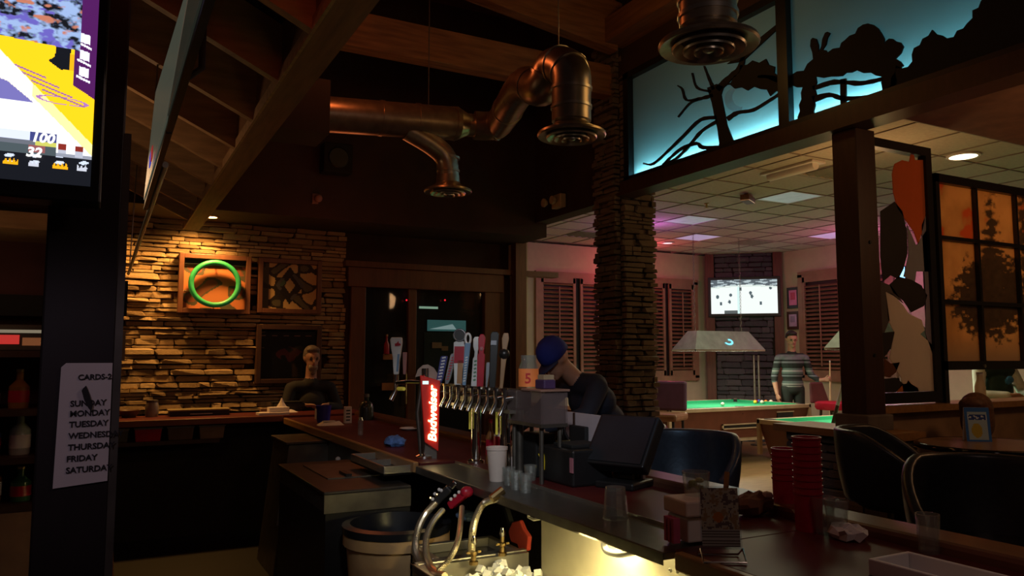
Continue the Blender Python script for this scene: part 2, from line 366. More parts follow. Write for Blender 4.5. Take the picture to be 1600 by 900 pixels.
# stone column
col = thing('stone_column', 'tall grey stacked stone column between the bar and the pool room', 'column', (4.1, 5.6, 0))
MB().box(0, .36, 0, .36, 0, 5.2).build('core', M_MORTAR, col)
def column_face(parent, o, u, n, width, z0, z1, seed, mt, lim): stones(parent, (o[0], o[1], z0), u, n, width, z1 - z0, mt, 0.03, 0.066, 0.07, 0.26, 0.075, seed, None, 0, lim)
column_face(col, (0, .36), (0, -1, 0), (-1, 0, 0), .36, 0.0, 4.75, 11, M_STONED, 150)
column_face(col, (0, 0), (1, 0, 0), (0, -1, 0), .36, 0.0, 4.75, 12, M_STONED, 150)
# header beam and light box above the opening
hb = struct(MB().box(4.06, 4.22, 0.3, 5.55, 2.95, 3.05).build('trim_3', M_DKWOOD))
struct(MB().box(4.03, 4.22, 0.3, 5.56, 2.92, 2.95).build('trim_4', M_DKWOOD))
struct(MB().box(4.24, 4.30, 0.3, 5.6, 2.95, 5.3).build('wall_right', M_DARKWALL))
# pool room shell
PZ = 3.3
struct(MB().box(4.42, 9.75, 10.6, 10.75, 0, PZ).build('wall_back', M_PWALL))
struct(MB().box(10.5, 10.65, -1.5, 9.75, 0, PZ).build('wall_right', M_PWALL))
struct(MB().box(4.4, 10.6, 10.57, 10.6, 0, 0.1).build('baseboard_back', M_DKWOOD))
struct(MB().box(4.4, 4.45, 8.0, 10.7, 0, PZ).build('wall_left', M_PWALL))
pc = struct(MB().box(4.36, 10.6, -1.5, 10.7, PZ + 0.03, PZ + 0.08).build('ceiling', M_GRID))
g = MB(); NX, NY, TX, TY, OY = 11, 19, 0.556, 0.56, -0.27
for i in range(NX + 1): g.box(4.4 + i * TX - .006, 4.4 + i * TX + .006, OY, 10.6, PZ - .004, PZ + .03)
for j in range(NY + 1): g.box(4.4, 10.55, OY + j * TY - .006, OY + j * TY + .006, PZ - .004, PZ + .03)
g.build('ceiling_grid', M_GRID, pc)
LIGHTS = set(); VENTS = set()
def cell(px, py):
    p = hz(px, py, PZ); return int((p.x - 4.4) // TX), int((p.y - OY) // TY)
LP = [cell(1078, 348), cell(1232, 309), cell(1085, 372), cell(1276, 371)]
VP = [cell(905, 366), cell(1180, 378), cell(1290, 262)]
tm = MB().box(0, TX - .016, 0, TY - .016, 0, .015).mesh('ceiling_tile', M_TILE)
for i in range(NX):
    for j in range(NY):
        if (i, j) in LP or (i, j) in VP: continue
        t = bpy.data.objects.new('ceiling_tile', tm); COL.objects.link(t); t.parent = pc
        t.location = (4.4 + i * TX + .008, OY + j * TY + .008, PZ + .004)
M_LENS = mat('troffer_lens', (0.5, 0.55, 0.55), 0.4, emis=(0.62, 0.78, 0.74), estr=0.20)
M_LENSV = mat('troffer_lens_violet', (0.5, 0.4, 0.6), 0.4, emis=(0.70, 0.58, 0.95), estr=0.36)
lab = ['ceiling light panel nearest the stone column', 'large pale ceiling light panel behind the exit box', 'violet tinted ceiling light panel in front of the far cream wall', 'ceiling light panel above the pink lit wall']
for k, (i, j) in enumerate(LP):
    x, y = 4.4 + i * TX, OY + j * TY
    t = thing('ceiling_light', lab[k], 'ceiling light', (x, y, PZ), 0, 'pool room light panels')
    MB().box(.03, TX - .03, .03, TY - .03, .004, .02).build('lens', M_LENSV if k > 1 else M_LENS, t)
    f = MB().box(.012, .03, .012, TY - .012, -.002, .02).box(TX - .03, TX - .012, .012, TY - .012, -.002, .02)
    f.box(.03, TX - .03, .012, .03, -.002, .02).box(.03, TX - .03, TY - .03, TY - .012, -.002, .02).build('frame', M_WHITE, t)
lab = ['dark ceiling vent to the left of the stone column', 'square louvred ceiling vent in front of the television pillar', 'dark slotted ceiling vent beside the dark post']
for k, (i, j) in enumerate(VP):
    x, y = 4.4 + i * TX, OY + j * TY
    t = thing('ceiling_vent', lab[k], 'vent', (x, y, PZ), 0, 'pool room ceiling vents')
    MB().box(.015, TX - .015, .015, TY - .015, .015, .02).build('backing', M_BLACKM, t)
    for q in range(4): MB().bar((.10 + q * .12, .05, .004), (.10 + q * .12, TY - .05, .004), .05, .01, (0.5, 0, 1)).build('slat', M_GRID, t)
    MB().box(.012, TX - .012, .012, .04, -.004, .02).box(.012, TX - .012, TY - .04, TY - .012, -.004, .02).build('frame', M_TILE, t)
# flush fixtures on the tile ceiling
p = hz(1237, 262, PZ); t = thing('linear_light', 'long white surface light on the tile ceiling near the dark post', 'light', (p.x, p.y, PZ), R(90))
MB().box(-.32, .32, -.09, .09, -.02, 0).build('base', M_WHITE, t); MB().tube([(-.28, 0, -.035), (.28, 0, -.035)], .045, 10).build('diffuser', M_WHITE, t, 40)
p = hz(1168, 304, PZ); t = thing('exit_box', 'small brown box hanging under the pool room ceiling', 'sign', (p.x, p.y, PZ), R(30))
MB().box(-.13, .13, -.05, .05, -.09, -.02).build('housing', M_DOORWOOD, t, bevel=.006); MB().box(-.06, .06, -.02, .02, -.02, 0).build('mount', M_BLACK, t)
for k, (a, b, l) in enumerate([(1043, 379, 'lit round downlight in the pool room ceiling by the stone column'), (1104, 318, 'sprinkler head under the ceiling left of the large light panel')]):
    p = hz(a, b, PZ)
    if k == 0:
        t = thing('downlight', l, 'ceiling light', (p.x, p.y, PZ)); MB().lathe([(.10, 0), (.10, -.012), (.075, -.014), (.075, 0)], 20).build('ring', M_WHITE, t, 40)
        MB().lathe([(.074, -.010), (.074, -.004)], 20).build('lens', mat('warm_lens', (.8, .7, .6), .4, emis=(1, .75, .8), estr=1.2), t)
    else:
        t = thing('sprinkler_head', l, 'sprinkler', (p.x, p.y, PZ)); MB().lathe([(.03, 0), (.03, -.006), (.012, -.01), (.012, -.05)], 12).build('body', M_BRASS, t, 40); MB().lathe([(.03, -.058), (.03, -.054)], 12).build('deflector', M_BRASS, t)
p = hz(1505, 243, PZ); t = thing('downlight', 'glowing oval recessed downlight above the orange tree window', 'ceiling light', (p.x, p.y, PZ))
MB().lathe([(.14, .002), (.14, -.012), (.115, -.014), (.115, .0)], 24).build('ring', M_WHITE, t, 40)
MB().lathe([(.114, -.010), (.114, -.004)], 24).build('lens', mat('hot_lens', (.9, .8, .6), .4, emis=(1, .82, .5), estr=5.0), t)
p = hz(340, 343, 2.80); t = thing('downlight', 'small lit recessed downlight above the stone wall', 'ceiling light', (0.86, 7.62, 2.80))
MB().lathe([(.075, .0), (.075, -.01), (.055, -.012), (.055, .0)], 20).build('ring', M_BRASS, t, 40)
MB().lathe([(.054, -.009), (.054, -.003)], 20).build('lens', mat('amber_lens', (.9, .7, .4), .4, emis=(1, .72, .32), estr=9.0), t)
# corner pillar of dark stone with side boards
P0, P1 = Vector((9.55, 10.5, 0)), Vector((10.5, 9.62, 0)); du = (P1 - P0).normalized(); dn = Vector((du.y, -du.x, 0)); dn = -dn if dn.dot(Vector((1, 1, 0))) > 0 else dn
wc = (P1 - P0).length
pil = struct(MB().hexa([P0, P1, P1 - dn * .3, P0 - dn * .3], [q + Vector((0, 0, PZ)) for q in (P0, P1, P1 - dn * .3, P0 - dn * .3)]).build('wall_corner', M_MORTAR))
a = 0.16
stones(pil, tuple(P0 + du * a), tuple(du), tuple(dn), wc - 2 * a, PZ, M_STONEB, 0.06, 0.12, 0.14, 0.4, 0.06, 21, None, 0, 160)
for q in (P0 + du * .07, P0 + du * (wc - .07)):
    MB().bar(q + dn * .03, q + dn * .03 + Vector((0, 0, PZ)), .15, .09, dn).build('corner_board', M_DOORWOOD, pil)
# shuttered windows
def shutter_window(name, o, u, n, width, z0, z1, panels):
    o, u, n = Vector(o), Vector(u), Vector(n); Z = Vector((0, 0, 1))
    W = bpy.data.objects.new(name, None); COL.objects.link(W); W['kind'] = 'structure'
    f = MB()
    for a in (0, width): f.bar(o + u * a + Z * z0, o + u * a + Z * z1, .09, .08, n)
    for z in (z0, z1): f.bar(o - u * .045 + Z * z, o + u * (width + .045) + Z * z, .09, .08, n) if False else f.bar(o - u * .045 + Z * z, o + u * (width + .045) + Z * z, .08, .09, Z)
    f.build('window_frame', M_SHUTF, W)
    pw = width / panels
    MB().bar(o + Z * (z0 + z1) / 2 - n * .02, o + u * width + Z * (z0 + z1) / 2 - n * .02, .01, z1 - z0).build('pane', M_BLACK, W)
    sm = MB().bar((0, 0, 0), (1, 0, 0), .058, .012, (0, -.55, .83)).mesh('louvre', M_SHUT)
    for k in range(panels):
        a0, a1 = k * pw + .05, (k + 1) * pw - .05
        s = MB()
        for a in (a0 + .02, a1 - .02): s.bar(o + u * a + Z * (z0 + .05) + n * .02, o + u * a + Z * (z1 - .05) + n * .02, .05, .035, n)
        s.bar(o + u * a0 + Z * (z0 + .09) + n * .02, o + u * a1 + Z * (z0 + .09) + n * .02, .035, .09); s.bar(o + u * a0 + Z * (z1 - .09) + n * .02, o + u * a1 + Z * (z1 - .09) + n * .02, .035, .09)
        s.build('shutter_stile', M_SHUTF, W)
        z = z0 + .17
        while z < z1 - .15:
            l = bpy.data.objects.new('louvre', sm); COL.objects.link(l); l.parent = W
            l.location = o + u * (a0 + .045) + Z * z + n * .025; l.rotation_euler = (0, 0, math.atan2(u.y, u.x)); l.scale = (a1 - a0 - .09, 1, 1); z += .068
        am = (a0 + a1) / 2
        MB().bar(o + u * am + Z * (z0 + .2) + n * .065, o + u * am + Z * (z1 - .2) + n * .065, .018, .012, n).build('tilt_rod', M_SHUTF, W)
shutter_window('window_1', (6.1, 10.58, 0), (1, 0, 0), (0, -1, 0), 1.5, 1.05, 2.80, 2)
shutter_window('window_2', (8.05, 10.58, 0), (1, 0, 0), (0, -1, 0), 1.30, 1.10, 2.80, 2)
shutter_window('window_3', (10.48, 9.18, 0), (0, -1, 0), (-1, 0, 0), 1.7, 1.12, 2.86, 2)
# ------------------------------------------------------------------ door wall at the back of the bar side
DX = lambda px, py=500: hy(px, py, 7.98).x
d = bpy.data.objects.new('door_1', None); COL.objects.link(d); struct(d)
x0, x1, zt = DX(545), DX(760), 2.40
fr = MB().box(x0, x0 + .16, 7.90, 8.0, 0, zt).box(x1 - .06, x1 + .14, 7.90, 8.0, 0, zt)
fr.box(x0 - .04, x1 + .18, 7.88, 8.0, zt - .18, zt + .03).box(DX(635), DX(648), 7.92, 8.0, 0, zt - .1).build('door_frame', M_DOORWOOD, d, bevel=.008)
MB().box(x0 - .08, x1 + .9, 7.85, 8.0, zt + .03, zt + .09).build('crown_moulding', M_DOORWOOD, d)
MB().box(x0 + .16, x1 - .05, 7.96, 7.99, 0, .28).build('bottom_rail', M_DOORWOOD, d)
MB().box(x1 + .14, 4.2, 7.94, 8.0, 0, zt).build('side_panel', M_DKWOOD, d)
M_NIGHT = mat('night_behind_door', (0.008, 0.007, 0.008), 0.7)
MB().box(x0 + .16, x1 - .05, 7.985, 8.0, .28, zt - .18).build('dark_vestibule', M_NIGHT, d)
MB().box(x0 + .16, DX(635), 7.955, 7.96, .28, zt - .18).build('pane', M_PANE, d)
MB().box(DX(648), x1 - .06, 7.955, 7.96, .28, zt - .18).build('pane', M_PANE, d)
for px in (630, 655): MB().tube([(DX(px), 7.90, .95), (DX(px), 7.87, .98), (DX(px), 7.87, 1.3), (DX(px), 7.90, 1.33)], .012, 8).build('handle', M_BRASS, d)
# things seen in the glass: board glowing as a screen reflection, notices, exit lamps, shelf
def glow(name, hexcol, s): return mat(name, (.02, .02, .02), .6, emis=lin(hexcol), estr=s)
def onwall(px0, py0, px1, py1, yp): a, b = hy(px0, py1, yp), hy(px1, py0, yp); return a.x, b.x, a.z, b.z
a = onwall(668, 501, 728, 517, 7.975)
mb_ = thing('screen_reflection', 'pale teal screen reflection built as a lit board in the right door pane', 'sign', (a[0], 7.975, a[2]))  # glowing board in place of a screen reflected in the door glass
MB().box(0, a[1] - a[0], 0, .012, 0, a[3] - a[2]).build('board', mat('teal_reflection', (.05, .1, .1), .5, emis=lin('#3d6a66'), estr=.55), mb_)
MB().prism([(0.02, .02), (a[1] - a[0] - .12, .02), (.3, .08)], (0, -.004, 0), (1, 0, 0), (0, 0, 1), .003).build('bright_stripe', glow('teal_stripe', '#cfeee8', .35), mb_)
a = onwall(662, 520, 730, 590, 7.98); tag(MB().box(a[0], a[1], 7.978, 7.984, a[2], a[3]).build('notice_board', mat('dark_teal', (.02, .05, .05), .6)), 'dark teal board behind the right door pane', 'board')
for i, (q, l) in enumerate([((675, 535, 690, 544), 'larger tan notice behind the right door pane'), ((690, 541, 700, 548), 'smaller tan notice behind the right door pane')]):
    a = onwall(*q, 7.972); tag(MB().box(a[0], a[1], 7.968, 7.974, a[2], a[3]).build('notice', mat('tan_paper', (.45, .33, .2), .8)), l, 'notice')
a = onwall(655, 480, 684, 482, 7.95); tag(MB().box(a[0], a[1], 7.943, 7.951, a[2], a[3] + .004).build('light_strip', glow('green_strip', '#8fb39a', .6)), 'thin pale green light strip at the top of the right door pane', 'light')
for px, l in ((635, 'tiny red indicator lamp on the left door head'), (695, 'tiny red indicator lamp on the right door head')):
    p = hy(px, 469, 7.90); tag(MB().ball((p.x, 7.895, p.z), .010, 8).build('indicator_lamp', glow('red_dot', '#ff2030', 1.5)), l, 'lamp')
for k, (q, c) in enumerate([((598, 553, 620, 562), 'upper'), ((596, 598, 618, 610), 'lower')]):
    a = onwall(*q, 7.955); tag(MB().box(a[0], a[1], 7.93, 7.952, a[2], a[3]).build('shelf_ledge', mat('ledge_wood', (.35, .16, .06), .5)), c + ' small wooden ledge seen in the left door pane', 'shelf')
p = hy(604, 548, 7.93); b = thing('bottle', 'red bottle standing on the upper ledge in the left door pane', 'bottle', (p.x, 7.93, onwall(598, 553, 620, 562, 7.955)[3]))
MB().lathe([(.03, 0), (.03, .10), (.012, .14), (.012, .19)], 12).build('body', M_RED, b, 40); MB().lathe([(.014, .19), (.014, .21)], 10).build('cap', M_BRASS, b)
# ------------------------------------------------------------------ timber of the roof
pu = thing('roof_beam', 'long timber eave beam running away over the bar under the rafters', 'beam', (0.6, 0, 2.60))
MB().box(0, .12, -1.2, 7.25, 0, .30).build('beam', M_WOODY, pu); MB().box(-.012, 0, -1.2, 7.25, 0.0, .05).build('ledger_strip', M_RAFT, pu)
ry = [1.43, 1.99, 2.55, 3.11, 3.70, 4.25, 4.74, 5.24, 5.75, 6.25, 6.75]
names = ['first', 'second', 'third', 'fourth', 'fifth', 'sixth', 'seventh', 'eighth', 'ninth', 'tenth', 'eleventh']
for k, y in enumerate(ry):
    q0, q1 = (0.6, 2.60), (-3.2, 2.60 + .48 * 3.8)
    lo = [(q1[0], y, q1[1]), (q0[0], y, q0[1]), (q0[0], y + .045, q0[1]), (q1[0], y + .045, q1[1])]
    o = MB().hexa(lo, [(a, b, c + .24) for a, b, c in lo]).build('rafter', M_RAFT)
    tag(o, 'sloping pale rafter, %s counted from the far stone wall' % names[len(ry) - 1 - k], 'rafter', 'rafters above the bar')
lo = [(-3.2, -1.2, 2.85 + .48 * 3.8), (0.75, -1.2, 2.85 - .07), (0.75, 7.3, 2.85 - .07), (-3.2, 7.3, 2.85 + .48 * 3.8)]
struct(MB().hexa(lo, [(a, b, c + .06) for a, b, c in lo]).build('ceiling', M_CEIL))
GY = 5.66; ga, gb = hy(535, 68, GY), hy(545, 14, GY)
tag(MB().box(0.4, 4.08, GY, GY + .15, ga.z, gb.z).build('ceiling_beam', M_WOOD, bevel=.006), 'wide orange timber beam crossing above the metal duct', 'beam')
ya = 5.50; p, q = hy(780, 2, ya), hy(955, 70, ya); dv = (q - p).normalized()
tag(MB().bar(p - dv * 1.2 + Vector((0, .06, .2)), q + dv * .10 + Vector((0, .06, .2)), .12, .46).build('ceiling_beam', M_WOOD), 'sloping timber rafter at the top right of the duct elbow', 'beam')
p = hx(1030, 20, 4.0); tag(MB().box(3.88, 4.10, 4.3, 5.55, 4.30, 4.52).build('ceiling_beam', M_WOODY), 'short yellowish timber above the stone column top', 'beam')
struct(MB().box(4.10, 4.24, 0.3, 5.6, 4.02, 5.3).build('wall_right', M_DARKWALL))
# ================================================================== LIGHT BOX MURAL
mu = thing('backlit_mural', 'backlit teal landscape mural with black tree silhouettes above the opening', 'mural', (4.1, 5.5, 3.05))
def L3(p): return Vector(p) - Vector((4.1, 5.5, 3.05))
M_TEAL = mat_translucent('teal_acrylic', (0.62, 0.90, 0.95), colfac=0.72)
MB().box(.035, .04, -5.0, -.05, .02, .96).build('light_panel', M_TEAL, mu)
MB().box(.125, .135, -5.0, -.05, .02, .96).build('reflector', mat('white_reflector', (.35, .4, .4), .8), mu)
MB().box(.0, .135, -.06, .0, 0, .98).build('end_cap', M_BLACK, mu)
mf = MB().box(-.03, .03, -5.2, 0, -.03, .035).box(-.03, .03, -5.2, 0, .93, .985).box(-.03, .03, -.07, 0, -.03, .985)
mf.build('frame', M_BLACK, mu)
for px in (1226,):
    y = hx(px, 130, 4.1).y - 5.5; MB().box(-.02, .032, y - .045, y + .045, 0, .95).build('mullion', M_BLACK, mu)
MZ = lambda x, z: hx(960 + x / 2.5, z / 2.5, 4.12)
def sil(name, pts):
    q = [MZ(*p) for p in pts]
    q = [(-(min(5.49, v.y) - 5.5), max(3.06, min(4.0, v.z)) - 3.05) for v in q]
    return MB().prism(q, (.03, 0, 0), (0, -1, 0), (0, 0, 1), .012).build(name, M_BLACKM, mu)
def limb(pts, w0, w1):
    P = [Vector((a, b, 0)) for a, b in pts]; P = spline(P, 4); n = len(P); l, r = [], []
    for i, p in enumerate(P):
        d = (P[min(i + 1, n - 1)] - P[max(i - 1, 0)]).normalized(); s = Vector((-d.y, d.x, 0)) * (w0 + (w1 - w0) * i / (n - 1)) / 2 * random.uniform(.8, 1.2)
        l.append((p + s)[:2]); r.append((p - s)[:2])
    return l + r[::-1]
sil('tree_trunk', [(400, 598), (490, 572), (462, 545), (440, 490), (428, 430), (416, 370), (426, 338), (400, 328), (362, 343), (380, 400), (390, 450), (402, 500), (410, 560)])
for pts, w0, w1 in [([(388, 350), (370, 310), (350, 258)], 14, 6), ([(378, 358), (322, 342), (303, 285)], 12, 5), ([(385, 372), (330, 386), (280, 390), (264, 348), (246, 334)], 13, 5),
                    ([(330, 386), (292, 405), (248, 457)], 9, 5), ([(402, 350), (440, 312), (490, 262), (512, 185)], 24, 16), ([(400, 458), (335, 468), (270, 530), (210, 588), (150, 640), (112, 638)], 13, 6),
                    ([(402, 472), (340, 512), (290, 570), (240, 620), (195, 642), (168, 666)], 13, 6), ([(425, 575), (345, 576), (320, 560), (262, 580), (222, 612), (188, 644)], 18, 6),
                    ([(440, 465), (480, 440), (540, 430), (600, 395), (655, 360)], 18, 10), ([(560, 300), (600, 300), (660, 320)], 10, 20)]:
    sil('branch', limb(pts, w0, w1))
def blob(pts, amp=9, seed=1):
    rd = random.Random(seed); out = []
    for i, p in enumerate(pts):
        q = pts[(i + 1) % len(pts)]; L = math.hypot(q[0] - p[0], q[1] - p[1]); k = max(2, int(L / 22))
        for j in range(k):
            t = j / k; r = (amp if j % 2 else -amp * .4) * rd.uniform(.5, 1.1)
            dx, dy = (q[0] - p[0]) / L, (q[1] - p[1]) / L
            out.append((p[0] + (q[0] - p[0]) * t - dy * r, p[1] + (q[1] - p[1]) * t + dx * r))
    return out
sil('foliage', blob([(428, 335), (470, 300), (492, 258), (540, 238), (590, 232), (622, 262), (640, 300), (652, 352), (610, 372), (570, 345), (520, 350), (470, 342)], 10, 3))
sil('foliage', blob([(715, 505), (778, 478), (786, 300), (870, 300), (905, 285), (945, 275), (1000, 285), (1045, 300), (1046, 395), (1100, 380), (1100, 270), (1130, 255), (1100, 230), (1130, 180), (1100, 160), (1072, 150), (1056, 172), (1045, 130), (1012, 95), (970, 95), (940, 130), (900, 155), (880, 185), (832, 205), (815, 195), (842, 128), (822, 128), (800, 205), (788, 150), (765, 155), (775, 230), (740, 275), (690, 292), (690, 332), (735, 340)], 5, 5))
sil('foliage', blob([(1046, 398), (1100, 260), (1150, 262), (1172, 190), (1240, 118), (1300, 152), (1380, 92), (1400, 42), (1450, -10), (1700, -220), (1900, -100), (1900, 40), (1600, 200)], 9, 8))
sil('fence_post', [(882, 310), (904, 306), (906, 436), (884, 446)])
for pts in ([(775, 345), (860, 320), (960, 325), (1048, 308)], [(775, 388), (840, 370), (900, 385), (1040, 375)]): sil('fence_rail', limb(pts, 20, 16))
sil('upper_frame_shadow', [(440, 250), (640, 90), (640, 110), (500, 240)])
moon = [(470 + 44 * math.cos(t), 388 + 46 * math.sin(t)) for t in [R(60 + 12 * i) for i in range(18)]] + [(492 + 36 * math.cos(t), 378 + 38 * math.sin(t)) for t in [R(264 - 12 * i) for i in range(16)]]
q = [MZ(*p) for p in moon]; MB().prism([(-(v.y - 5.5), v.z - 3.05) for v in q], (.033, 0, 0), (0, -1, 0), (0, 0, 1), .003).build('moon', mat_translucent('pale_film', (.9, .97, 1), colfac=.9), mu)
for i in range(8):
    lamp('AREA', 'mural_led_strip', (4.185, 5.12 - i * .6, 3.082), (0.50, 0.80, 0.84), 1.6, 0.04, size_y=.58).rotation_euler = (0, R(150), 0)
# ================================================================== DUCTS AND DIFFUSERS
def ring(mb, p, d, r, w=.012):
    p, d = Vector(p), Vector(d).normalized(); mb.tube([p - d * w, p + d * w], r, 20)
def diffuser(parent, c, r):
    """round ceiling diffuser: stepped cones"""
    MB().lathe([(r * .48, .10), (r * .50, .04), (r * .98, .0), (r, -.012), (r * .97, -.02), (r * .70, -.006), (r * .46, .06)], 32, c, False).build('flared_rim', M_DUCT, parent, 35)
    for k, (a, b) in enumerate(((.74, .60), (.52, .38), (.30, .16))):
        MB().lathe([(r * b, .02 - .004 * k), (r * a, -.022 - .006 * k), (r * a * .97, -.030 - .006 * k), (r * b * .9, .008 - .004 * k)], 28, c, False).build('cone_ring', M_STEEL, parent, 35)
    MB().ball((c[0], c[1], c[2] - .03), r * .12, 12, (1, 1, .5)).build('centre_cap', M_STEEL, parent, 60)
DY, DZ = 4.8, 3.03; e0 = hy(500, 178, DY); e1 = hy(735, 195, DY)
du_ = thing('air_duct', 'round galvanised air duct with a drop branch running under the timber beam', 'duct', (e0.x, DY, e0.z))
z0, L = 0.0, e1.x - e0.x; zt = e1.z - e0.z
m_ = MB().tube([(0, 0, 0), (L * .62, 0, zt * .6), (L * .90, 0, zt * .9)], .115, 24); m_.build('main_pipe', M_DUCT, du_, 50)
for t in (.02, .38, .62, .88): s_ = MB(); ring(s_, (L * t, 0, zt * t), (1, 0, 0), .12); s_.build('seam_ring', M_DUCT, du_, 40)
MB().tube([(L * .90, 0, zt * .9), (L * .97, 0, zt * .95)], [.115, .08], 24).build('reducer', M_DUCT, du_, 50)
MB().tube([(L * .97, 0, zt * .95), (L * 1.12, 0, zt)], .08, 24).build('collar_pipe', M_STEEL, du_, 50)
MB().box(-.30, .02, -.17, .17, -.17, .17).build('plenum_box', M_BLACKM, du_)
dp = hy(700, 297, DY); bx = dp.x - e0.x; bz = dp.z - e0.z
path = spline([(bx - .30, 0, -.02), (bx - .12, 0, -.10), (bx - .02, 0, -.18), (bx, 0, -.30), (bx, 0, bz + .10)], 5)
MB().tube(path, .075, 20).build('branch_pipe', M_DUCT, du_, 50)
for z in (-.18, -.27, -.36): s_ = MB(); ring(s_, (bx, 0, z), (0, 0, 1), .08, .008); s_.build('branch_band', M_DUCT, du_, 40)
diffuser(du_, (bx, 0, bz), .165)
MB().tube([(L * .7, 0, .12), (L * .7, 0, 2.1)], .004, 6).build('hanger_rod', M_STEELD, du_)
# second run that comes towards the viewer, turns down into a diffuser
dc = hz(893, 208, 2.62); rt = thing('air_duct', 'galvanised duct elbow turning down into a round diffuser beside the stone column', 'duct', (dc.x, dc.y, dc.z))
st = Vector((e1.x + .03, DY, e1.z)) - Vector(dc); tp = Vector((0, 0, .43))
pth = [st, st + Vector((.09, -.03, .0)), st + Vector((.14, -.12, .01)), st * .45 + tp * .62 + Vector((.02, 0, 0)), tp + Vector((0, .30, -.10)), tp + Vector((0, .18, -.03)), tp + Vector((0, .07, -.06)), Vector((0, 0, .30)), Vector((0, 0, .18)), Vector((0, 0, .06))]
MB().tube(spline(pth, 5), [.10] * 46, 24).build('pipe', M_DUCT, rt, 50)
sp = spline(pth, 5)
for i in (8, 12, 18, 23, 28, 33, 38, 42):
    s_ = MB(); ring(s_, sp[i], sp[i + 1] - sp[i - 1], .106, .007); s_.build('seam_ring', M_STEEL, rt, 40)
diffuser(rt, (0, 0, 0), .175)
MB().tube([(0, .12, .4), (0, .12, 2.55)], .003, 6).build('hanger_wire', M_STEELD, rt)
d1 = hz(1107, 66, 2.66); r1 = thing('air_duct', 'nearest drop duct with a wide round diffuser in front of the mural', 'duct', tuple(d1))
MB().tube([(0, 0, .06), (0, 0, 2.54)], .105, 24).build('pipe', M_DUCT, r1, 50)
for z in (.10, .16, .30, .6): s_ = MB(); ring(s_, (0, 0, z), (0, 0, 1), .112, .008); s_.build('seam_ring', M_STEEL, r1, 40)
diffuser(r1, (0, 0, 0), .185)
# small devices on the dark wall
p = hx(875, 316, 4.15); t = thing('emergency_light', 'twin head emergency light on the dark wall beside the stone column', 'light', (4.15, p.y, p.z))
MB().box(-.07, 0, -.12, .06, -.07, .07).build('housing', mat('beige_plastic', (.5, .42, .28), .5), t, bevel=.01)
for yy in (-.06, .11): MB().lathe([(.02, 0), (.045, .03), (.045, .05)], 14).build('lamp_head', mat('beige_plastic', (.5, .42, .28), .5), t, 40, loc=(-.09, yy, 0)).rotation_euler = (0, R(-90), 0)
p = hx(818, 330, 4.15); t = thing('security_camera', 'small grey security camera on the dark wall above the opening', 'camera', (4.15, p.y, p.z))
MB().box(-.02, 0, -.03, .03, -.06, .06).build('bracket', M_STEELD, t); MB().tube([(-.02, 0, -.02), (-.12, .04, -.02)], .012, 8).build('arm', M_STEELD, t)
MB().tube([(-.10, .03, 0), (-.12, .20, -.01)], .032, 12).build('body', M_STEELD, t, 50); MB().tube([(-.12, .20, -.01), (-.121, .215, -.011)], .022, 12).build('lens', M_BLACK, t)
p = hy(492, 311, 7.25); t = thing('wall_sensor', 'small pinkish sensor on the dark soffit above the stone wall', 'sensor', (p.x, 7.25, p.z))
MB().box(-.03, .03, -.02, 0, -.05, .05).build('base', mat('dusty_pink', (.28, .14, .12), .6), t, bevel=.006); MB().ball((.02, -.05, .0), .04, 12).build('eye', mat('dusty_pink', (.28, .14, .12), .6), t, 60)
p = hy(522, 252, 7.25); t = thing('wall_speaker', 'black box speaker on the dark soffit left of the drop duct', 'speaker', (p.x, 7.25, p.z))
MB().box(-.14, .14, -.16, 0, -.14, .14).build('cabinet', M_BLACKM, t, bevel=.01); MB().lathe([(.10, 0), (.09, .01)], 20).build('grille', M_BLACK, t, loc=(0, -.162, 0)).rotation_euler = (R(90), 0, 0)
# ================================================================== POST WITH TELEVISION AND SIGN
pA, pB = hy(60, 600, 1.72).x, hy(178, 600, 1.72).x
po = thing('timber_post', 'dark timber post at the left with a white schedule taped on', 'post', (pA, 1.72, 0)); pw = pB - pA
MB().box(0, pw, 0, .13, 0, 3.0).build('shaft', M_POST, po, bevel=.004)
MB().box(pw - .002, pw + .012, .0, .05, 0, 1.95).build('corner_strip', M_STEELD, po)
for py, h in ((465, .035), (540, .03)):
    z = hy(185, py, 1.75).z; MB().box(pw, pw + .018, .03, .10, z - h, z + h).build('switch_box', mat('tan_box', (.35, .24, .13), .6) if py > 500 else M_BLACK, po)
a, b = hy(82, 767, 1.715), hy(176, 567, 1.715)
sg = thing('schedule_sign', 'white paper schedule listing weekdays taped to the dark post', 'sign', (a.x, 1.715, a.z)); sw, sh = b.x - a.x, b.z - a.z
MB().prism([(0, .004), (sw, .012), (sw, sh), (.012, sh), (.004, sh - .008)], (0, 0, 0), (1, 0, 0), (0, 0, 1), .001).build('sheet', M_PAPER, sg)
for i, (s, zf, xf, sz) in enumerate([('CARDS-2', .865, .36, .0145), ('SUNDAY', .655, .24, .0155), ('MONDAY', .575, .24, .0155), ('TUESDAY', .49, .24, .0155), ('WEDNESDAY', .40, .24, .0155), ('THURSDAY', .31, .24, .0155), ('FRIDAY', .22, .22, .0155), ('SATURDAY', .13, .22, .0155)]):
    text('lettering', s, sz, (sw * xf, -.003, sh * zf), (1, 0, .02), (0, 0, 1), M_INK, sg, .0004, bold=.0004)
q = [(.47, .80), (.52, .82), (.60, .74), (.66, .66), (.64, .61), (.58, .64), (.50, .70), (.44, .78)]
MB().prism([(sw * x, sh * z) for x, z in q], (0, -.006, 0), (1, 0, 0), (0, 0, 1), .003).build('black_clip', M_INK, sg)
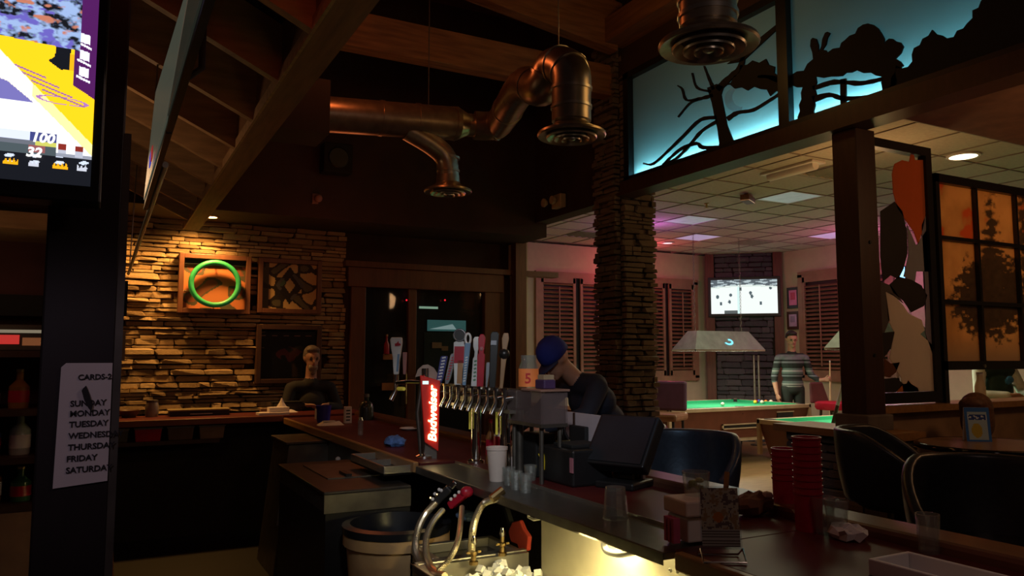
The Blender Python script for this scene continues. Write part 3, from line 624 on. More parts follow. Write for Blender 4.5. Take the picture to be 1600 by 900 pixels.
# big television, mounted on the post
TY_ = 1.60; c0, c1 = hy(141, 292, TY_), hy(141, 0, TY_); SW, SHt = 0.98, 0.55
tv = thing('television', 'large television showing a basketball game at the upper left', 'television', (c0.x - SW, TY_, c0.z))
MB().box(-.02, SW + .018, .0, .07, -.03, SHt + .02).build('casing', M_BLACK, tv, bevel=.004)
MB().box(SW - .5, SW - .1, .07, .14, .05, .35).build('wall_mount', M_BLACKM, tv)
import math as _m
def proj(p):
    d_ = (p[0], p[1], p[2] - CAM_H); z_ = sum(d_[i] * _F[i] for i in range(3))
    return 800 + F_PX * sum(d_[i] * _R[i] for i in range(3)) / z_, 450 - F_PX * sum(d_[i] * _U[i] for i in range(3)) / z_
Lx = [lin(c) for c in ('#f6c21a', '#fdf3d8', '#ffffff', '#6d68a8', '#4a1a55', '#14161c', '#8fa6d0', '#e9a416', '#3a3f78', '#7d2a22')]
def bball(u_, v_):
    x, y = u_ * 1000 - 860, (1 - v_) * 560 - 262     # picture units; 0..140 by 0..292 is what shows in view
    rd = (math.sin(x * 12.9 + y * 78.2) * 43758.5) % 1
    if y < 35 + 0.05 * x and x < 112:
        k = fbm(x * .07 + 3, y * .11); q_ = fbm(x * .05 + 40, y * .08 + 9); return mixc(mixc(Lx[5], Lx[6], (k - .35) * 4), (.45, .16, .10) if q_ < .36 else (.12, .10, .42), (abs(q_ - .5) - .12) * 9)
    if x > 104 - (y - 70) * .0 and y < 130 - (140 - x) * .6 and x > 100:
        for yy in (15, 48, 80):
            if abs(y - yy - (x - 120) * .2) < 9 and 112 < x < 128: return (.75, .72, .85)
            if abs(y - yy - 14 - (x - 120) * .4) < 2.2 and 108 < x < 132: return (.8, .78, .9)
        return Lx[4]
    if 62 < x < 100 and 40 < y < 82 and inpoly((x, y), [(75, 20), (98, 20), (96, 80), (82, 82), (62, 68), (72, 58)]): return Lx[5]
    if 92 < x < 108 and 50 < y < 80: return Lx[7]
    if y > 270: return Lx[5]
    if y > 247:
        k = math.sin(x * .16) + .6 * math.sin(y * .5 + x * .05)
        if y > 262 + 3 * math.sin(x): 
            return Lx[7] if (x % 78) < 24 else ((.5, .52, .6) if (x % 39) < 16 else Lx[5])
        return (.55, .62, .75) if k > .9 else Lx[5]
    if x < 82 and y > 205:
        if x < 82 and y < 222:
            return Lx[8] if x > 40 else (.6, .65, .85)
        if y < 230: return (.12, .13, .16) if x < 48 else (.5, .5, .1)
        if 38 < x < 64 and y < 243: return (.25, .08, .08)
        return (.06, .08, .09)
    if 85 < x < 98 and 222 < y < 240 or 113 < x < 126 and 224 < y < 245: return Lx[9] if y < 234 else (.4, .42, .5)
    if y > 240: return (.25, .27, .33)
    if inpoly((x, y), [(-400, 10), (0, 117), (43, 152), (-400, 152)]): return Lx[3]
    top, bot = 48 + .22 * x, 90 + .95 * x + (20 if x < 0 else 0)
    if y < 75 + x * 1.02 and y > 30:
        for kk in range(4):
            y0 = 82 + kk * 14; 
            if abs(y - (y0 + .33 * (x - kk * 18))) < 1.6 and kk * 18 < x < 60 + kk * 22: return (.30, .12, .28)
        e = ((x - 88) / 40) ** 2 + ((y - 141 - (x - 88) * .05) / 7) ** 2
        if .75 < e < 1.15: return (.35, .15, .45)
        return Lx[0]
    if y < 100 + x * 1.0 and x > 40: 
        e = ((x - 88) / 40) ** 2 + ((y - 141 - (x - 88) * .05) / 7) ** 2
        if .75 < e < 1.15: return (.35, .15, .45)
        return (.98, .80, .32)
    return Lx[1] if y < 150 else Lx[2]
M_BB = mat_print('basketball_screen', 1.45); fx = .84
picture('screen', (0, -.002, 0), (SW * fx, 0, 0), (0, 0, SHt), 120, 80, lambda a_, b_: bball(a_ * fx, b_), M_BB, tv)
picture('screen', (SW * fx, -.002, 0), (SW * (1 - fx), 0, 0), (0, 0, SHt), 110, 340, lambda a_, b_: bball(fx + a_ * (1 - fx), b_), M_BB, tv)
M_SCORE = glow('score_digits', '#ffffff', 1.3)
for s_, px, py in (('100', 48, 221), ('32', 40, 244)):
    p = hy(px, py, TY_); text('score', s_, .024, (p.x - c0.x + SW, -.004, p.z - c0.z), (1, 0, 0), (0, 0, 1), M_SCORE, tv, .0004, .2, 1.0, .0008)
# row of televisions seen from the edge
for k, (y0, y1, l0, l1, e_) in enumerate(((1.05, 2.18, .078, .060, .04), (2.20, 3.42, .060, .030, .13))):
    o = thing('television', ['nearer', 'farther'][k] + ' of the two edge-on televisions hanging in a row over the bar', 'television', (.13, y0, 2.10), 0, 'edge-on televisions'); LT = y1 - y0; lean = (l0 + l1) / 2
    M_TVS = mat('edge_tv_screen_%d' % k, (.02, .02, .02), .25, emis=(.34, .38, .28), estr=e_)
    lo = [(0, 0, 0), (.016, 0, -.002), (.016, LT, -.002), (0, LT, 0)]; hi = [(l0, 0, .50), (l0 + .016, 0, .498), (l1 + .016, LT, .498), (l1, LT, .50)]
    MB().hexa(lo, hi).build('casing', M_BLACK, o)
    f_ = lambda l, t, d_, y: (l * t - d_, y, .5 * t)
    MB().hexa([f_(l0, .05, .005, .02), f_(l0, .05, .001, .02), f_(l1, .05, .001, LT - .02), f_(l1, .05, .005, LT - .02)], [f_(l0, .95, .005, .02), f_(l0, .95, .001, .02), f_(l1, .95, .001, LT - .02), f_(l1, .95, .005, LT - .02)]).build('screen', M_TVS, o)
    MB().box(-.002, .014, 0, LT, -.012, -.003).build('lower_bezel', M_BLACK, o)
    MB().tube([(lean * .6 + .012, LT * .5, .3), (.14, LT * .5, .40), (.14, LT * .5, .92)], .012, 8).build('mount', M_BLACKM, o)
    if k == 1: MB().box(-.009, -.006, .55, .62, .05, .09).build('red_bar', glow('red_bar', '#c03030', .5), o); MB().box(-.009, -.006, .63, .72, .05, .09).build('blue_bar', glow('blue_bar', '#3040c8', .7), o)
o = thing('steel_pipe', 'pale steel pipe with blue light in its colour running away beneath the edge-on televisions', 'pipe', (.155, 2.62, 2.10)); MB().tube([(0, 0, 0), (0, 3.7, 0)], .010, 12).build('pipe', mat('blue_lit_steel', (.45, .58, .62), .3, metal=.6), o, 50)  # blue light falling on the pipe is put into its steel colour
for y in (1.1, 3.5): MB().tube([(0, y, 0), (.02, y, .80)], .004, 6).build('hanger', M_STEELD, o)
# ================================================================== BACK BAR SHELVES AT FAR LEFT
BX, BY = hy(62, 600, 3.55).x, 3.45
bb = thing('back_bar', 'dark back bar shelving at the far left behind the post', 'shelf', (BX, BY, 0))
zz = lambda py: hy(30, py, BY).z
MB().box(-1.6, 0.25, .40, .45, 0, zz(330)).build('back_panel', mat('dark_red_panel', (.10, .02, .016), .6), bb)
MB().box(-1.6, 0.25, -.02, .45, zz(358), zz(332)).build('top_trim', mat('trim_oak', (.42, .26, .12), .5, scale=5, stretch=(1, 8, 8)), bb)
MB().box(-1.6, 0.25, .2, .42, zz(490), zz(455)).build('recess', M_BLACKM, bb)
shelves = [zz(548), zz(640), zz(715), zz(790)]
for z in shelves: MB().box(-1.6, 0.25, 0, .42, z - .025, z).build('shelf_board', M_DKWOOD, bb)
MB().box(.25, .28, 0, .45, 0, zz(332)).build('side_panel', M_DKWOOD, bb); MB().box(-1.6, .25, .0, .42, 0, zz(800)).build('cabinet', mat('cabinet_face', (.22, .12, .09), .6), bb)
BOT = [mat('bottle_amber', (.25, .10, .03), .15), mat('bottle_clear', (.40, .42, .40), .12), mat('bottle_green', (.05, .14, .06), .15), mat('bottle_blue', (.10, .16, .40), .15)]
k = 0; adj = ['amber', 'clear', 'green', 'blue']
rows = ['under the lit sign', 'on the second back bar shelf', 'on the third back bar shelf', 'on the lowest back bar shelf']
for r_, z in enumerate(shelves[1:]):
    for i in range(5):
        x = -.46 + i * .098 + r_ * .011; c = (i * 2 + r_) % 4; h = min(.20, .13 + .02 * ((i + r_) % 3))
        o = thing('liquor_bottle', '%s bottle, %s from the post, %s' % (adj[c], ['fifth', 'fourth', 'third', 'second', 'first'][i], rows[r_ + 1]), 'bottle', (BX + x, BY + .12, z), 0, 'back bar bottles')
        MB().lathe([(.034, 0), (.036, .01), (.036, h * .55), (.013, h * .72), (.013, h * .95)], 14).build('body', BOT[c], o, 40)
        MB().lathe([(.0365, h * .15), (.0365, h * .45)], 14, close=False).build('paper_label', M_PAPER if (i + r_) % 2 else M_RED, o, 40); MB().lathe([(.015, h * .93), (.015, h)], 10).build('cap', M_BLACK if i % 2 else M_BRASS, o)
o = thing('lit_shelf_sign', 'small red and white lit sign on the top back bar shelf', 'sign', (BX - .12, BY + .03, shelves[0]))
MB().box(-.16, .16, 0, .04, 0, .10).build('box', M_STEELD, o, bevel=.004); MB().box(-.15, .05, -.004, 0, .025, .06).build('red_face', glow('red_face', '#d83a34', .7), o); MB().box(-.15, .15, -.003, 0, .068, .08).build('white_bar', glow('white_bar', '#d8c8a8', .3), o); MB().box(.06, .15, -.004, 0, .02, .05).build('pale_face', glow('pale_face', '#b06a40', .35), o)
p = hy(180, 900, 2.3); q = hy(178, 762, 2.3)
tag(MB().hexa([(p.x - .05, 2.3, 0), (p.x + .05, 2.3, 0), (p.x + .05, 2.34, 0), (p.x - .05, 2.34, 0)], [(q.x - .05, 2.3, q.z), (q.x - .004, 2.3, q.z), (q.x - .004, 2.34, q.z), (q.x - .05, 2.34, q.z)]).build('end_board', mat('orange_board', (.55, .24, .08), .6, scale=5)), 'narrow orange wooden board behind the foot of the post', 'board')
# ================================================================== FRAMES ON THE STONE WALL
def shadow_box(label, f, fn, depth, mt):
    a, b, c, d_ = f; o = thing('framed_art', label, 'picture', (a, 7.93, c)); W_, H_ = b - a, d_ - c
    m = MB()
    for q in ((0, .045, 0, H_), (W_ - .045, W_, 0, H_), (.045, W_ - .045, 0, .045), (.045, W_ - .045, H_ - .045, H_)): m.box(q[0], q[1], -depth, .05, q[2], q[3])
    m.build('frame', mt, o, bevel=.004)
    picture('print', (.04, -.005, .04), (W_ - .08, 0, 0), (0, 0, H_ - .08), 64, 58, fn, mat_print('art_print_%d' % int(a * 100 + c * 7), 0), o); return o, W_, H_
def vn(x, y, s): return math.sin(x * s + 1.3 * math.sin(y * s * .8)) + math.sin(y * s * 1.1 + 1.7 * math.sin(x * s * .6))
def camo(a, b):
    k = vn(a + 3, b, 11)
    return lin('#b06a3c') if k > -.2 else (lin('#4a4430') if k > -1.0 else lin('#7a4426'))
o, W_, H_ = shadow_box('square shadow box holding a green ring on the stone wall', FR[0], camo, .07, M_DOORWOOD)
n = 40; m = MB(); cx, cz = W_ * .49, H_ * .50
M_GREEN = mat('green_ring', (.03, .36, .12), .4, emis=(.02, .45, .12), estr=.03)
m.tube([(cx + .215 * math.cos(2 * PI * i / n), -.10, cz + .205 * math.sin(2 * PI * i / n)) for i in range(n + 1)], .026, 10, False); m.build('green_ring', M_GREEN, o, 60)
for t in (0, PI / 2, PI, 1.5 * PI): MB().tube([(cx + .215 * math.cos(t), -.10, cz + .205 * math.sin(t)), (cx + .215 * math.cos(t), -.005, cz + .205 * math.sin(t))], .006, 6).build('standoff', M_BLACK, o)
MB().box(.045, W_ - .045, -.03, -.006, H_ - .10, H_ - .045).build('dark_valance', M_BLACKM, o)
def diamond(a, b):
    x, y = a - .5, b - .52; dd = abs(x) / .30 + abs(y) / .48; k = vn(a, b + 2, 15)
    if a < .13: return lin('#3b3a26') if k > -.5 else lin('#15120c')
    if dd < .34: return lin('#b89a68') if k > -.8 else lin('#2a2418')
    if dd < .62: return lin('#0c0a08') if k > -1.1 else lin('#3c5a4a')
    if dd < .85: return lin('#0a0908') if k > -.2 else lin('#4a4a50')
    return lin('#c9a870') if k > .1 else (lin('#1a150e') if k > -1 else lin('#54503c'))
shadow_box('square camouflage diamond picture beside the green ring box', FR[1], diamond, .05, M_DOORWOOD)
def dim(a, b):
    x, y = a - .52, b - .42; k = abs(x) * .9 + (y - .08) ** 2 * 9
    if k < .22 and vn(a, b, 24) > -.9: return lin('#5a1a20')
    if b > .84 and abs(b - .87) < .012 and (a * 7) % 1.4 < .7: return lin('#a08070')
    return lin('#0b0608')
o, W_, H_ = shadow_box('dark framed picture with a dim red emblem behind the seated man', FR[2], dim, .06, M_DKWOOD)
MB().box(.045, W_ - .045, -.03, -.026, .045, H_ - .045).build('glazing', M_PANE, o)
# ================================================================== DARK POST AND PARTITION AT THE RIGHT
p0 = Vector((4.1, 3.13, 0)); S_ = .18
po2 = thing('timber_post', 'dark square timber post in front of the pool tables at the right', 'post', tuple(p0))
MB().box(0, S_, 0, S_, 1.12, 2.92).build('shaft', M_DKWOOD, po2, bevel=.006); MB().box(-.03, S_ + .03, -.03, S_ + .03, 1.04, 1.14).build('plinth', mat('grey_plinth', (.16, .14, .12), .8), po2, bevel=.01)
for z in (1.5, 2.2): MB().lathe([(.012, 0), (.010, .008)], 10).build('bolt', M_BLACK, po2, loc=(S_ / 2, 0, z)).rotation_euler = (R(90), 0, 0)
hw = struct(MB().box(4.08, 4.30, 2.98, 3.72, 0, 1.0).build('wall_low', M_MORTAR)); 
struct(MB().box(4.0, 4.36, 2.93, 3.78, 1.0, 1.045).build('trim_5', M_BAREDGE))
stones(hw, (4.08, 3.72, .3), (0, -1, 0), (-1, 0, 0), .74, .70, M_STONED, .05, .09, .10, .28, .04, 31, None, 0, 120)
stones(hw, (4.08, 2.98, .3), (1, 0, 0), (0, -1, 0), .22, .70, M_STONED, .05, .09, .10, .22, .04, 32, None, 0, 60)
# low wall left of the column base with a pale panel
lw = struct(MB().box(4.12, 4.28, 5.98, 7.75, 0, .93).build('wall_low', M_DARKWALL)); struct(MB().box(4.05, 4.34, 5.98, 7.78, .93, .97).build('trim_6', M_BAREDGE))
PYA = 3.2
struct(MB().box(4.29, 7.6, PYA, PYA + .14, 0, 1.14).build('wall_low', mat('tan_low_wall', (.30, .19, .11), .7))); struct(MB().box(4.29, 7.6, PYA - .06, PYA + .2, 1.14, 1.18).build('trim_7', M_BAREDGE))
struct(MB().box(4.36, 7.6, 2.25, 3.0, 2.98, 3.3).build('trim_8', mat('brown_soffit', (.20, .10, .06), .8)))
xa, xb = 4.30, hy(1468, 420, PYA).x
w4 = bpy.data.objects.new('window_4', None); COL.objects.link(w4); struct(w4)
f = MB()
for q in ((xa, xa + .05, 1.19, 2.92), (xb - .06, xb, 1.19, 2.92), (xa + .05, xb - .06, 1.19, 1.26), (xa + .05, xb - .06, 2.86, 2.92)): f.box(q[0], q[1], PYA + .02, PYA + .08, q[2], q[3])
f.build('window_frame', M_BLACK, w4); MB().box(xa + .05, xb - .06, PYA + .045, PYA + .05, 1.26, 2.86).build('pane', M_PANE, w4)
PP = lambda px, py: hy(px, py, PYA + .04)
def film(name, pts, m):
    q = [PP(*p) for p in pts]; q = [(min(max(v.x, xa + .052), xb - .062), min(max(v.z, 1.262), 2.858)) for v in q]
    return MB().prism(q, (0, PYA + .044, 0), (1, 0, 0), (0, 0, 1), .004).build(name, m, w4)
M_LEAF = mat_translucent('orange_leaf_film', (.80, .26, .09), colfac=.6); M_FROST = mat_translucent('frosted_film', (.88, .76, .64), colfac=.55); M_DKLEAF = mat('dark_leaf_film', (.022, .018, .015), .8)
film('orange_leaf', [(1423, 236), (1428, 236), (1430, 250), (1440, 250), (1452, 252), (1456, 262), (1456, 300), (1450, 335), (1442, 358), (1435, 382), (1428, 362), (1416, 345), (1402, 325), (1396, 300), (1394, 272), (1398, 256), (1410, 250), (1421, 253)], M_LEAF)
film('dark_leaf', [(1376, 330), (1398, 315), (1410, 330), (1417, 360), (1418, 395), (1412, 420), (1404, 436), (1392, 430), (1380, 440), (1376, 400)], M_DKLEAF)
film('dark_leaf', [(1390, 445), (1404, 432), (1424, 437), (1440, 446), (1449, 462), (1444, 478), (1424, 488), (1412, 470), (1396, 458)], M_DKLEAF)
film('frosted_leaf', [(1384, 456), (1396, 460), (1412, 478), (1420, 490), (1440, 500), (1445, 516), (1438, 522), (1462, 538), (1466, 552), (1458, 560), (1464, 580), (1466, 616), (1412, 618), (1408, 590), (1390, 560), (1398, 520), (1388, 500)], M_FROST)
film('frosted_leaf', [(1418, 352), (1432, 384), (1447, 360), (1456, 345), (1460, 400), (1458, 425), (1432, 424), (1430, 440), (1412, 432), (1420, 400)], mat_translucent('grey_frost', (.45, .43, .45), colfac=.5))
film('small_leaf', [(1382, 560), (1392, 568), (1406, 566), (1400, 582), (1390, 590), (1382, 588)], mat_translucent('brown_leaf_film', (.30, .14, .08), colfac=.5)); film('dark_leaf', [(1378, 520), (1398, 518), (1392, 545), (1380, 560)], M_DKLEAF); film('dark_leaf', [(1380, 592), (1400, 590), (1412, 600), (1400, 618), (1380, 620)], M_DKLEAF)
film('pumpkin_leaf', [(1402, 612), (1408, 601), (1417, 599), (1419, 594), (1424, 600), (1434, 606), (1436, 617), (1402, 618)], mat_translucent('pumpkin_film', (.75, .32, .10), colfac=.6))
film('frosted_strip', [(1440, 352), (1467, 340), (1468, 617), (1466, 552), (1446, 520), (1447, 470)], mat_translucent('violet_frost', (.40, .36, .42), colfac=.5))
film('frosted_strip', [(1376, 440), (1392, 446), (1412, 474), (1396, 462), (1384, 456), (1390, 500), (1382, 520), (1376, 520)], mat_translucent('dark_frost', (.22, .19, .18), colfac=.5))
# gridded art window with a dark fir
w5 = bpy.data.objects.new('window_5', None); COL.objects.link(w5); struct(w5); xc, xd = xb + .02, 7.5
za, zb = 1.40, 2.75; f = MB().box(xc, xd, PYA + .01, PYA + .09, za, za + .06).box(xc, xd, PYA + .01, PYA + .09, zb - .06, zb).box(xc, xc + .04, PYA + .01, PYA + .09, 1.18, zb).box(xd - .05, xd, PYA + .01, PYA + .09, 1.18, zb).build('window_frame', M_BLACK, w5)
def fir(a, b):
    X_ = xc + .04 + a * (xd - xc - .09); Z_ = za + .06 + b * (zb - za - .12); px, py = proj((X_, PYA + .05, Z_))
    n_ = fbm(px * .045, py * .03); f_ = fbm(px * .16, py * .16); c = mixc(lin('#a8703c'), lin('#c98a4c'), (n_ - .3) * 2.2)
    if n_ < .40 and py < 380: c = mixc(c, lin('#b84a22'), (.40 - n_) * 9)
    c = mixc(c, lin('#8f6a48'), (py - 520) / 40)
    dark = mixc(lin('#2e2117'), lin('#4a3524'), f_)
    t = (py - 288) / 120; w_ = 3 + 15 * max(0, t) + 7 * math.sin(py * .42) * max(0, min(1, t)); k = (w_ - abs(px - 1548)) / 7 + (f_ - .5) * 3.2 if py < 430 and py > 286 else -1
    e = 1 - ((px - 1548) / 62) ** 2 - ((py - 462) / 72) ** 2; k = max(k, e * 3.2 + (f_ - .5) * 4.5)
    k = max(k, (13 - abs(px - 1604 - (py - 400) * .02)) / 7 + (f_ - .5) * 4 if py > 300 else -1)
    return mixc(c, dark, k)
m = mat_print('fir_art_glass', 0); nt = m.node_tree; b_ = nt.nodes['Principled BSDF']; o_ = nt.nodes['Material Output']; tr = nt.nodes.new('ShaderNodeBsdfTranslucent'); mx = nt.nodes.new('ShaderNodeMixShader'); mx.inputs[0].default_value = .7
at = [n for n in nt.nodes if n.type == 'VERTEX_COLOR'][0]; nt.links.new(at.outputs[0], tr.inputs[0]); nt.links.new(b_.outputs[0], mx.inputs[1]); nt.links.new(tr.outputs[0], mx.inputs[2]); nt.links.new(mx.outputs[0], o_.inputs[0])
picture('art_glass', (xc + .04, PYA + .05, za + .06), (xd - xc - .09, 0, 0), (0, 0, zb - za - .12), 230, 140, fir, m, w5)
for px in (1530, 1592, 1650): x = hy(px, 420, PYA + .03).x; MB().box(x - .012, x + .012, PYA + .02, PYA + .08, za + .05, zb - .05).build('muntin', M_BLACK, w5)
for py in (378, 474): z = hy(1530, py, PYA + .03).z; MB().box(xc + .03, xd - .05, PYA + .018, PYA + .082, z - .014, z + .014).build('muntin', M_BLACK, w5)
MB().lathe([(.012, 0), (.012, .01)], 10).build('screw_cap', M_STEEL, w5, loc=(hy(1540, 572, PYA).x, PYA + .01, hy(1540, 572, PYA).z)).rotation_euler = (R(90), 0, 0)
# ================================================================== THE BAR
bar = thing('bar_counter', 'long dark red bar counter with an oak edge and raised customer rail', 'bar', (1.41, 0, 0))
LB = 0.98; yb = hz(310, 654, LB).y
MB().box(.03, .74, .3, 1.73, BT - .04, BT).box(.215, .74, 1.73, 3.68, BT - .04, BT).box(.03, .74, 3.68, yb, BT - .04, BT).build('counter_top', M_BARTOP, bar, bevel=.004)
MB().box(0, .03, .3, 1.70, BT - .05, BT + .002).build('oak_edge', M_BAREDGE, bar, bevel=.006); MB().box(0, .03, 3.70, yb - .02, BT - .05, BT + .002).build('oak_edge', M_BAREDGE, bar, bevel=.006)
MB().box(.63, .78, .3, yb, BT - .02, BT + .035).build('arm_rail', mat('rail_wood', (.16, .06, .03), .3, scale=6, stretch=(6, .6, 6), coat=.3), bar, bevel=.015)
MB().box(.44, .54, .3, yb, 0, BT - .04).build('die_wall', M_BARDIE, bar)
MB().box(.50, .72, .3, yb, .15, .19).build('foot_rail', M_BRASS, bar)
bk = thing('bar_counter', 'rear bar counter running along in front of the stone wall', 'bar', (0, yb, 0))
MB().box(-2.2, 2.19, 0, .52, LB - .045, LB).build('counter_top', M_BARTOP, bk, bevel=.006); MB().box(-2.2, 1.41, -.03, 0, LB - .05, LB + .002).build('front_edge', mat('red_wood_edge', (.20, .06, .03), .35), bk, bevel=.006)
MB().box(-2.2, 2.1, .2, .28, 0, LB - .045).build('die_wall', M_BARDIE, bk)
z1 = hz(200, 690, .75); MB().box(-1.6, .9, -.02, .16, LB - .20, LB - .17).build('speed_shelf', M_DKWOOD, bk)
for k, (x, c, l) in enumerate([(.02, M_STEELD, 'grey tub'), (.26, M_RED, 'red tub'), (.50, mat('brown_tub', (.12, .07, .05), .5), 'brown tub'), (.74, mat('tan_tub', (.22, .14, .10), .5), 'tan tub')]):
    o = thing('storage_tub', l + ' on the low shelf under the rear counter', 'tub', (x + .1, yb + .07, LB - .17)); MB().hexa([(-.09, -.06, 0), (.09, -.06, 0), (.09, .06, 0), (-.09, .06, 0)], [(-.10, -.07, .10), (.10, -.07, .10), (.10, .07, .10), (-.10, .07, .10)]).build('body', c, o, bevel=.006); MB().box(-.105, .105, -.075, .075, .10, .112).build('lid', M_STEELD, o)
# steel drink shelf in front of the taps
xs0, xs1, ys0, ys1 = 1.41, 1.625, 1.745, 3.66
sf = thing('steel_shelf', 'dark stainless drink shelf cantilevered along the inside of the bar', 'shelf', (xs0, ys0, 0))
MB().box(0, xs1 - xs0, 0, ys1 - ys0, SH - .022, SH).build('plate', M_SHELF, sf, bevel=.003); MB().box(-.002, .0, 0, ys1 - ys0, SH - .035, SH - .003).build('front_lip', M_STEELD, sf); MB().box(xs1 - xs0 - .004, xs1 - xs0, 0, ys1 - ys0, SH, SH + .012).build('back_lip', M_STEEL, sf)
for y in (.3, .95, 1.6): MB().bar((.02, y, SH - .03), (.21, y, SH - .10), .03, .012).build('bracket', M_STEELD, sf)
hp = [hx(945, 832, 1.47), hx(944, 852, 1.47), hx(950, 862, 1.47), hx(968, 866, 1.47), hx(992, 862, 1.47)]
MB().tube(spline([q - Vector((xs0, ys0, 0)) for q in hp], 4), .011, 8).build('black_handle', M_BLACK, sf, 50)
hp = [hx(825, 792, 1.45), hx(826, 808, 1.45), hx(834, 812, 1.45), hx(858, 808, 1.45)]; MB().tube([q - Vector((xs0, ys0, 0)) for q in hp], .006, 8).build('wire_hook', M_WHITE, sf, 50)
MB().tube([(.135, .08, SH - .03), (.135, .72, SH - .03)], .011, 10).build('light_tube', mat('warm_tube', (.9, .8, .5), .4, emis=(1, .86, .45), estr=9.0), sf)
# steel splash wall and ice well
sp_ = thing('ice_well', 'stainless ice well with lit splash wall under the drink shelf', 'ice well', (1.1, 2.2, 0))
yw = hx(846, 850, 1.57).y
MB().box(.47, .485, -1.2, yw - 2.2, .30, .925).build('splash_wall', mat('splash_steel', (.62, .58, .46), .42, metal=.55, scale=6, var=.12), sp_)
MB().box(.0, .47, .03, .06, .30, .70).box(0, .47, .60, .63, .30, .70).box(0, .03, .06, .60, .30, .70).box(.03, .46, .06, .60, .45, .47).build('well_walls', M_STEEL, sp_); MB().box(-.02, .48, .0, .03, .68, .705).box(-.02, .48, .63, .66, .68, .705).box(-.02, .0, .0, .66, .68, .705).build('rim', M_STEEL, sp_, bevel=.004)
MB().box(.30, .47, -1.2, .0, .62, .70).build('side_ledge', M_STEEL, sp_); 
for q in ((1047, 891), (1058, 893)): p = hx(q[0], q[1], 1.55); MB().ball((p.x - 1.1, p.y - 2.2, p.z), .007, 8).build('screw', M_STEEL, sp_)
rd = random.Random(5); ic = MB()
for i in range(150):
    x, y = rd.uniform(1.16, 1.53), rd.uniform(2.29, 2.77); z = .585 + .08 * (1 - ((x - 1.36) / .3) ** 2) + rd.uniform(-.02, .02)
    a = Vector((rd.uniform(-1, 1), rd.uniform(-1, 1), rd.uniform(-1, 1))).normalized() * .014; ic.bar(Vector((x, y, z)) - a, Vector((x, y, z)) + a, .027, .027, (rd.random(), .3, 1))
icy = tag(ic.build('ice_heap', mat('ice', (.85, .86, .80), .25, var=.03)), 'heap of ice cubes glowing under the shelf light', 'ice'); icy['kind'] = 'stuff'
# dump sink with two faucets
sk = thing('bar_sink', 'small steel sink with a dark basin between the ice and the bin', 'sink', (1.19, 2.87, 0))
MB().box(0, .38, 0, .03, .66, .70).box(0, .38, .24, .27, .66, .70).box(0, .03, .03, .24, .66, .70).box(.35, .38, .03, .24, .66, .70).build('rim', M_STEEL, sk, bevel=.004); MB().box(.03, .35, .03, .24, .40, .42).box(.0, .03, 0, .27, .40, .66).box(.35, .38, 0, .27, .4, .66).box(0, .38, 0, .02, .4, .66).box(0, .38, .25, .27, .4, .66).build('basin', M_STEELD, sk)
for px, py, l in ((740, 882, 'left brass faucet stem on the sink rim by the hose'), (785, 868, 'right brass faucet stem on the sink rim by the ice')):
    p = hz(px, py, .70); o = thing('faucet', l, 'faucet', (p.x, p.y, .70), 0, 'sink faucet stems')
    MB().lathe([(.018, 0), (.018, .012), (.011, .016), (.011, .035), (.016, .04), (.016, .05), (.009, .054), (.009, .075)], 12).build('stem', M_BRASS, o, 40); MB().lathe([(.010, .075), (.014, .085), (.007, .11)], 10).build('spout_tip', M_CHROME, o, 40); MB().bar((-.03, 0, .046), (.03, 0, .046), .008, .008).build('lever', M_BRASS, o)
# steel equipment beyond the bin
eq = thing('glass_chiller', 'low steel chiller cabinet with a bright front strip beyond the bin', 'chiller', (.96, 3.66, 0))
MB().box(0, .42, 0, 1.05, .10, .76).build('cabinet', mat('dark_cabinet', (.02, .018, .016), .5, metal=.3), eq); MB().box(-.012, .42, -.012, 1.06, .845, .86).build('top', mat('dark_top_steel', (.06, .052, .045), .4, metal=.5), eq, bevel=.004); MB().box(-.01, .42, -.012, .01, .76, .845).build('front_strip', M_STEELD, eq); MB().box(0, .42, .01, 1.05, .76, .845).build('hood', M_STEELD, eq)
MB().box(.10, .38, .35, .9, .86, .866).build('sliding_lid', M_STEELD, eq); MB().box(.20, .23, .36, .5, .866, .88).build('lid_handle', M_BLACK, eq)
dt = thing('drip_tray', 'shallow steel tray projecting from the bar below the lit beer sign', 'tray', (1.27, 3.74, .90))
MB().box(0, .32, 0, .58, 0, .008).build('base', M_BLACK, dt); MB().box(0, .32, 0, .012, 0, .045).box(0, .32, .568, .58, 0, .045).box(0, .012, .012, .568, 0, .045).box(.308, .32, .012, .568, 0, .045).build('rim', M_STEEL, dt, bevel=.002); MB().box(.012, .308, .30, .312, .008, .04).build('divider', M_STEEL, dt)
o = thing('shot_measure', 'tiny steel jigger lying in the drip tray', 'jigger', (1.47, 3.92, .915)); MB().lathe([(.014, 0), (.008, .018), (.016, .04)], 12).build('cup', M_CHROME, o, 40); MB().lathe([(.0085, .016), (.0085, .021)], 12).build('waist_band', M_STEEL, o)
bs = thing('steel_splashback', 'dull steel splashback under the far oak bar edge', 'panel', (1.45, 4.40, 0)); MB().box(0, .02, 0, 2.0, .40, BT - .045).build('panel', mat('splash_dull', (.16, .17, .15), .35, metal=.8, scale=6), bs); MB().box(-.02, 0, .0, 2.0, .62, .64).build('rail', M_STEEL, bs)
for yy, py in ((5.05, 693), (4.7, 700)):
    o = thing('tap_valve', 'small shiny valve on the splashback, %s one' % ('farther' if yy > 5 else 'nearer'), 'valve', (1.43, yy, .80)); MB().tube([(.02, 0, 0), (-.03, 0, 0), (-.04, 0, -.04)], .014, 10).build('body', M_CHROME, o, 50); MB().ball((-.03, 0, .02), .018, 10).build('knob', M_WHITE, o, 60)
p = hz(450, 690, .90); wa = thing('glass_washer', 'tall dull steel washer with a sloping front beyond the chiller', 'appliance', (p.x, p.y, 0))
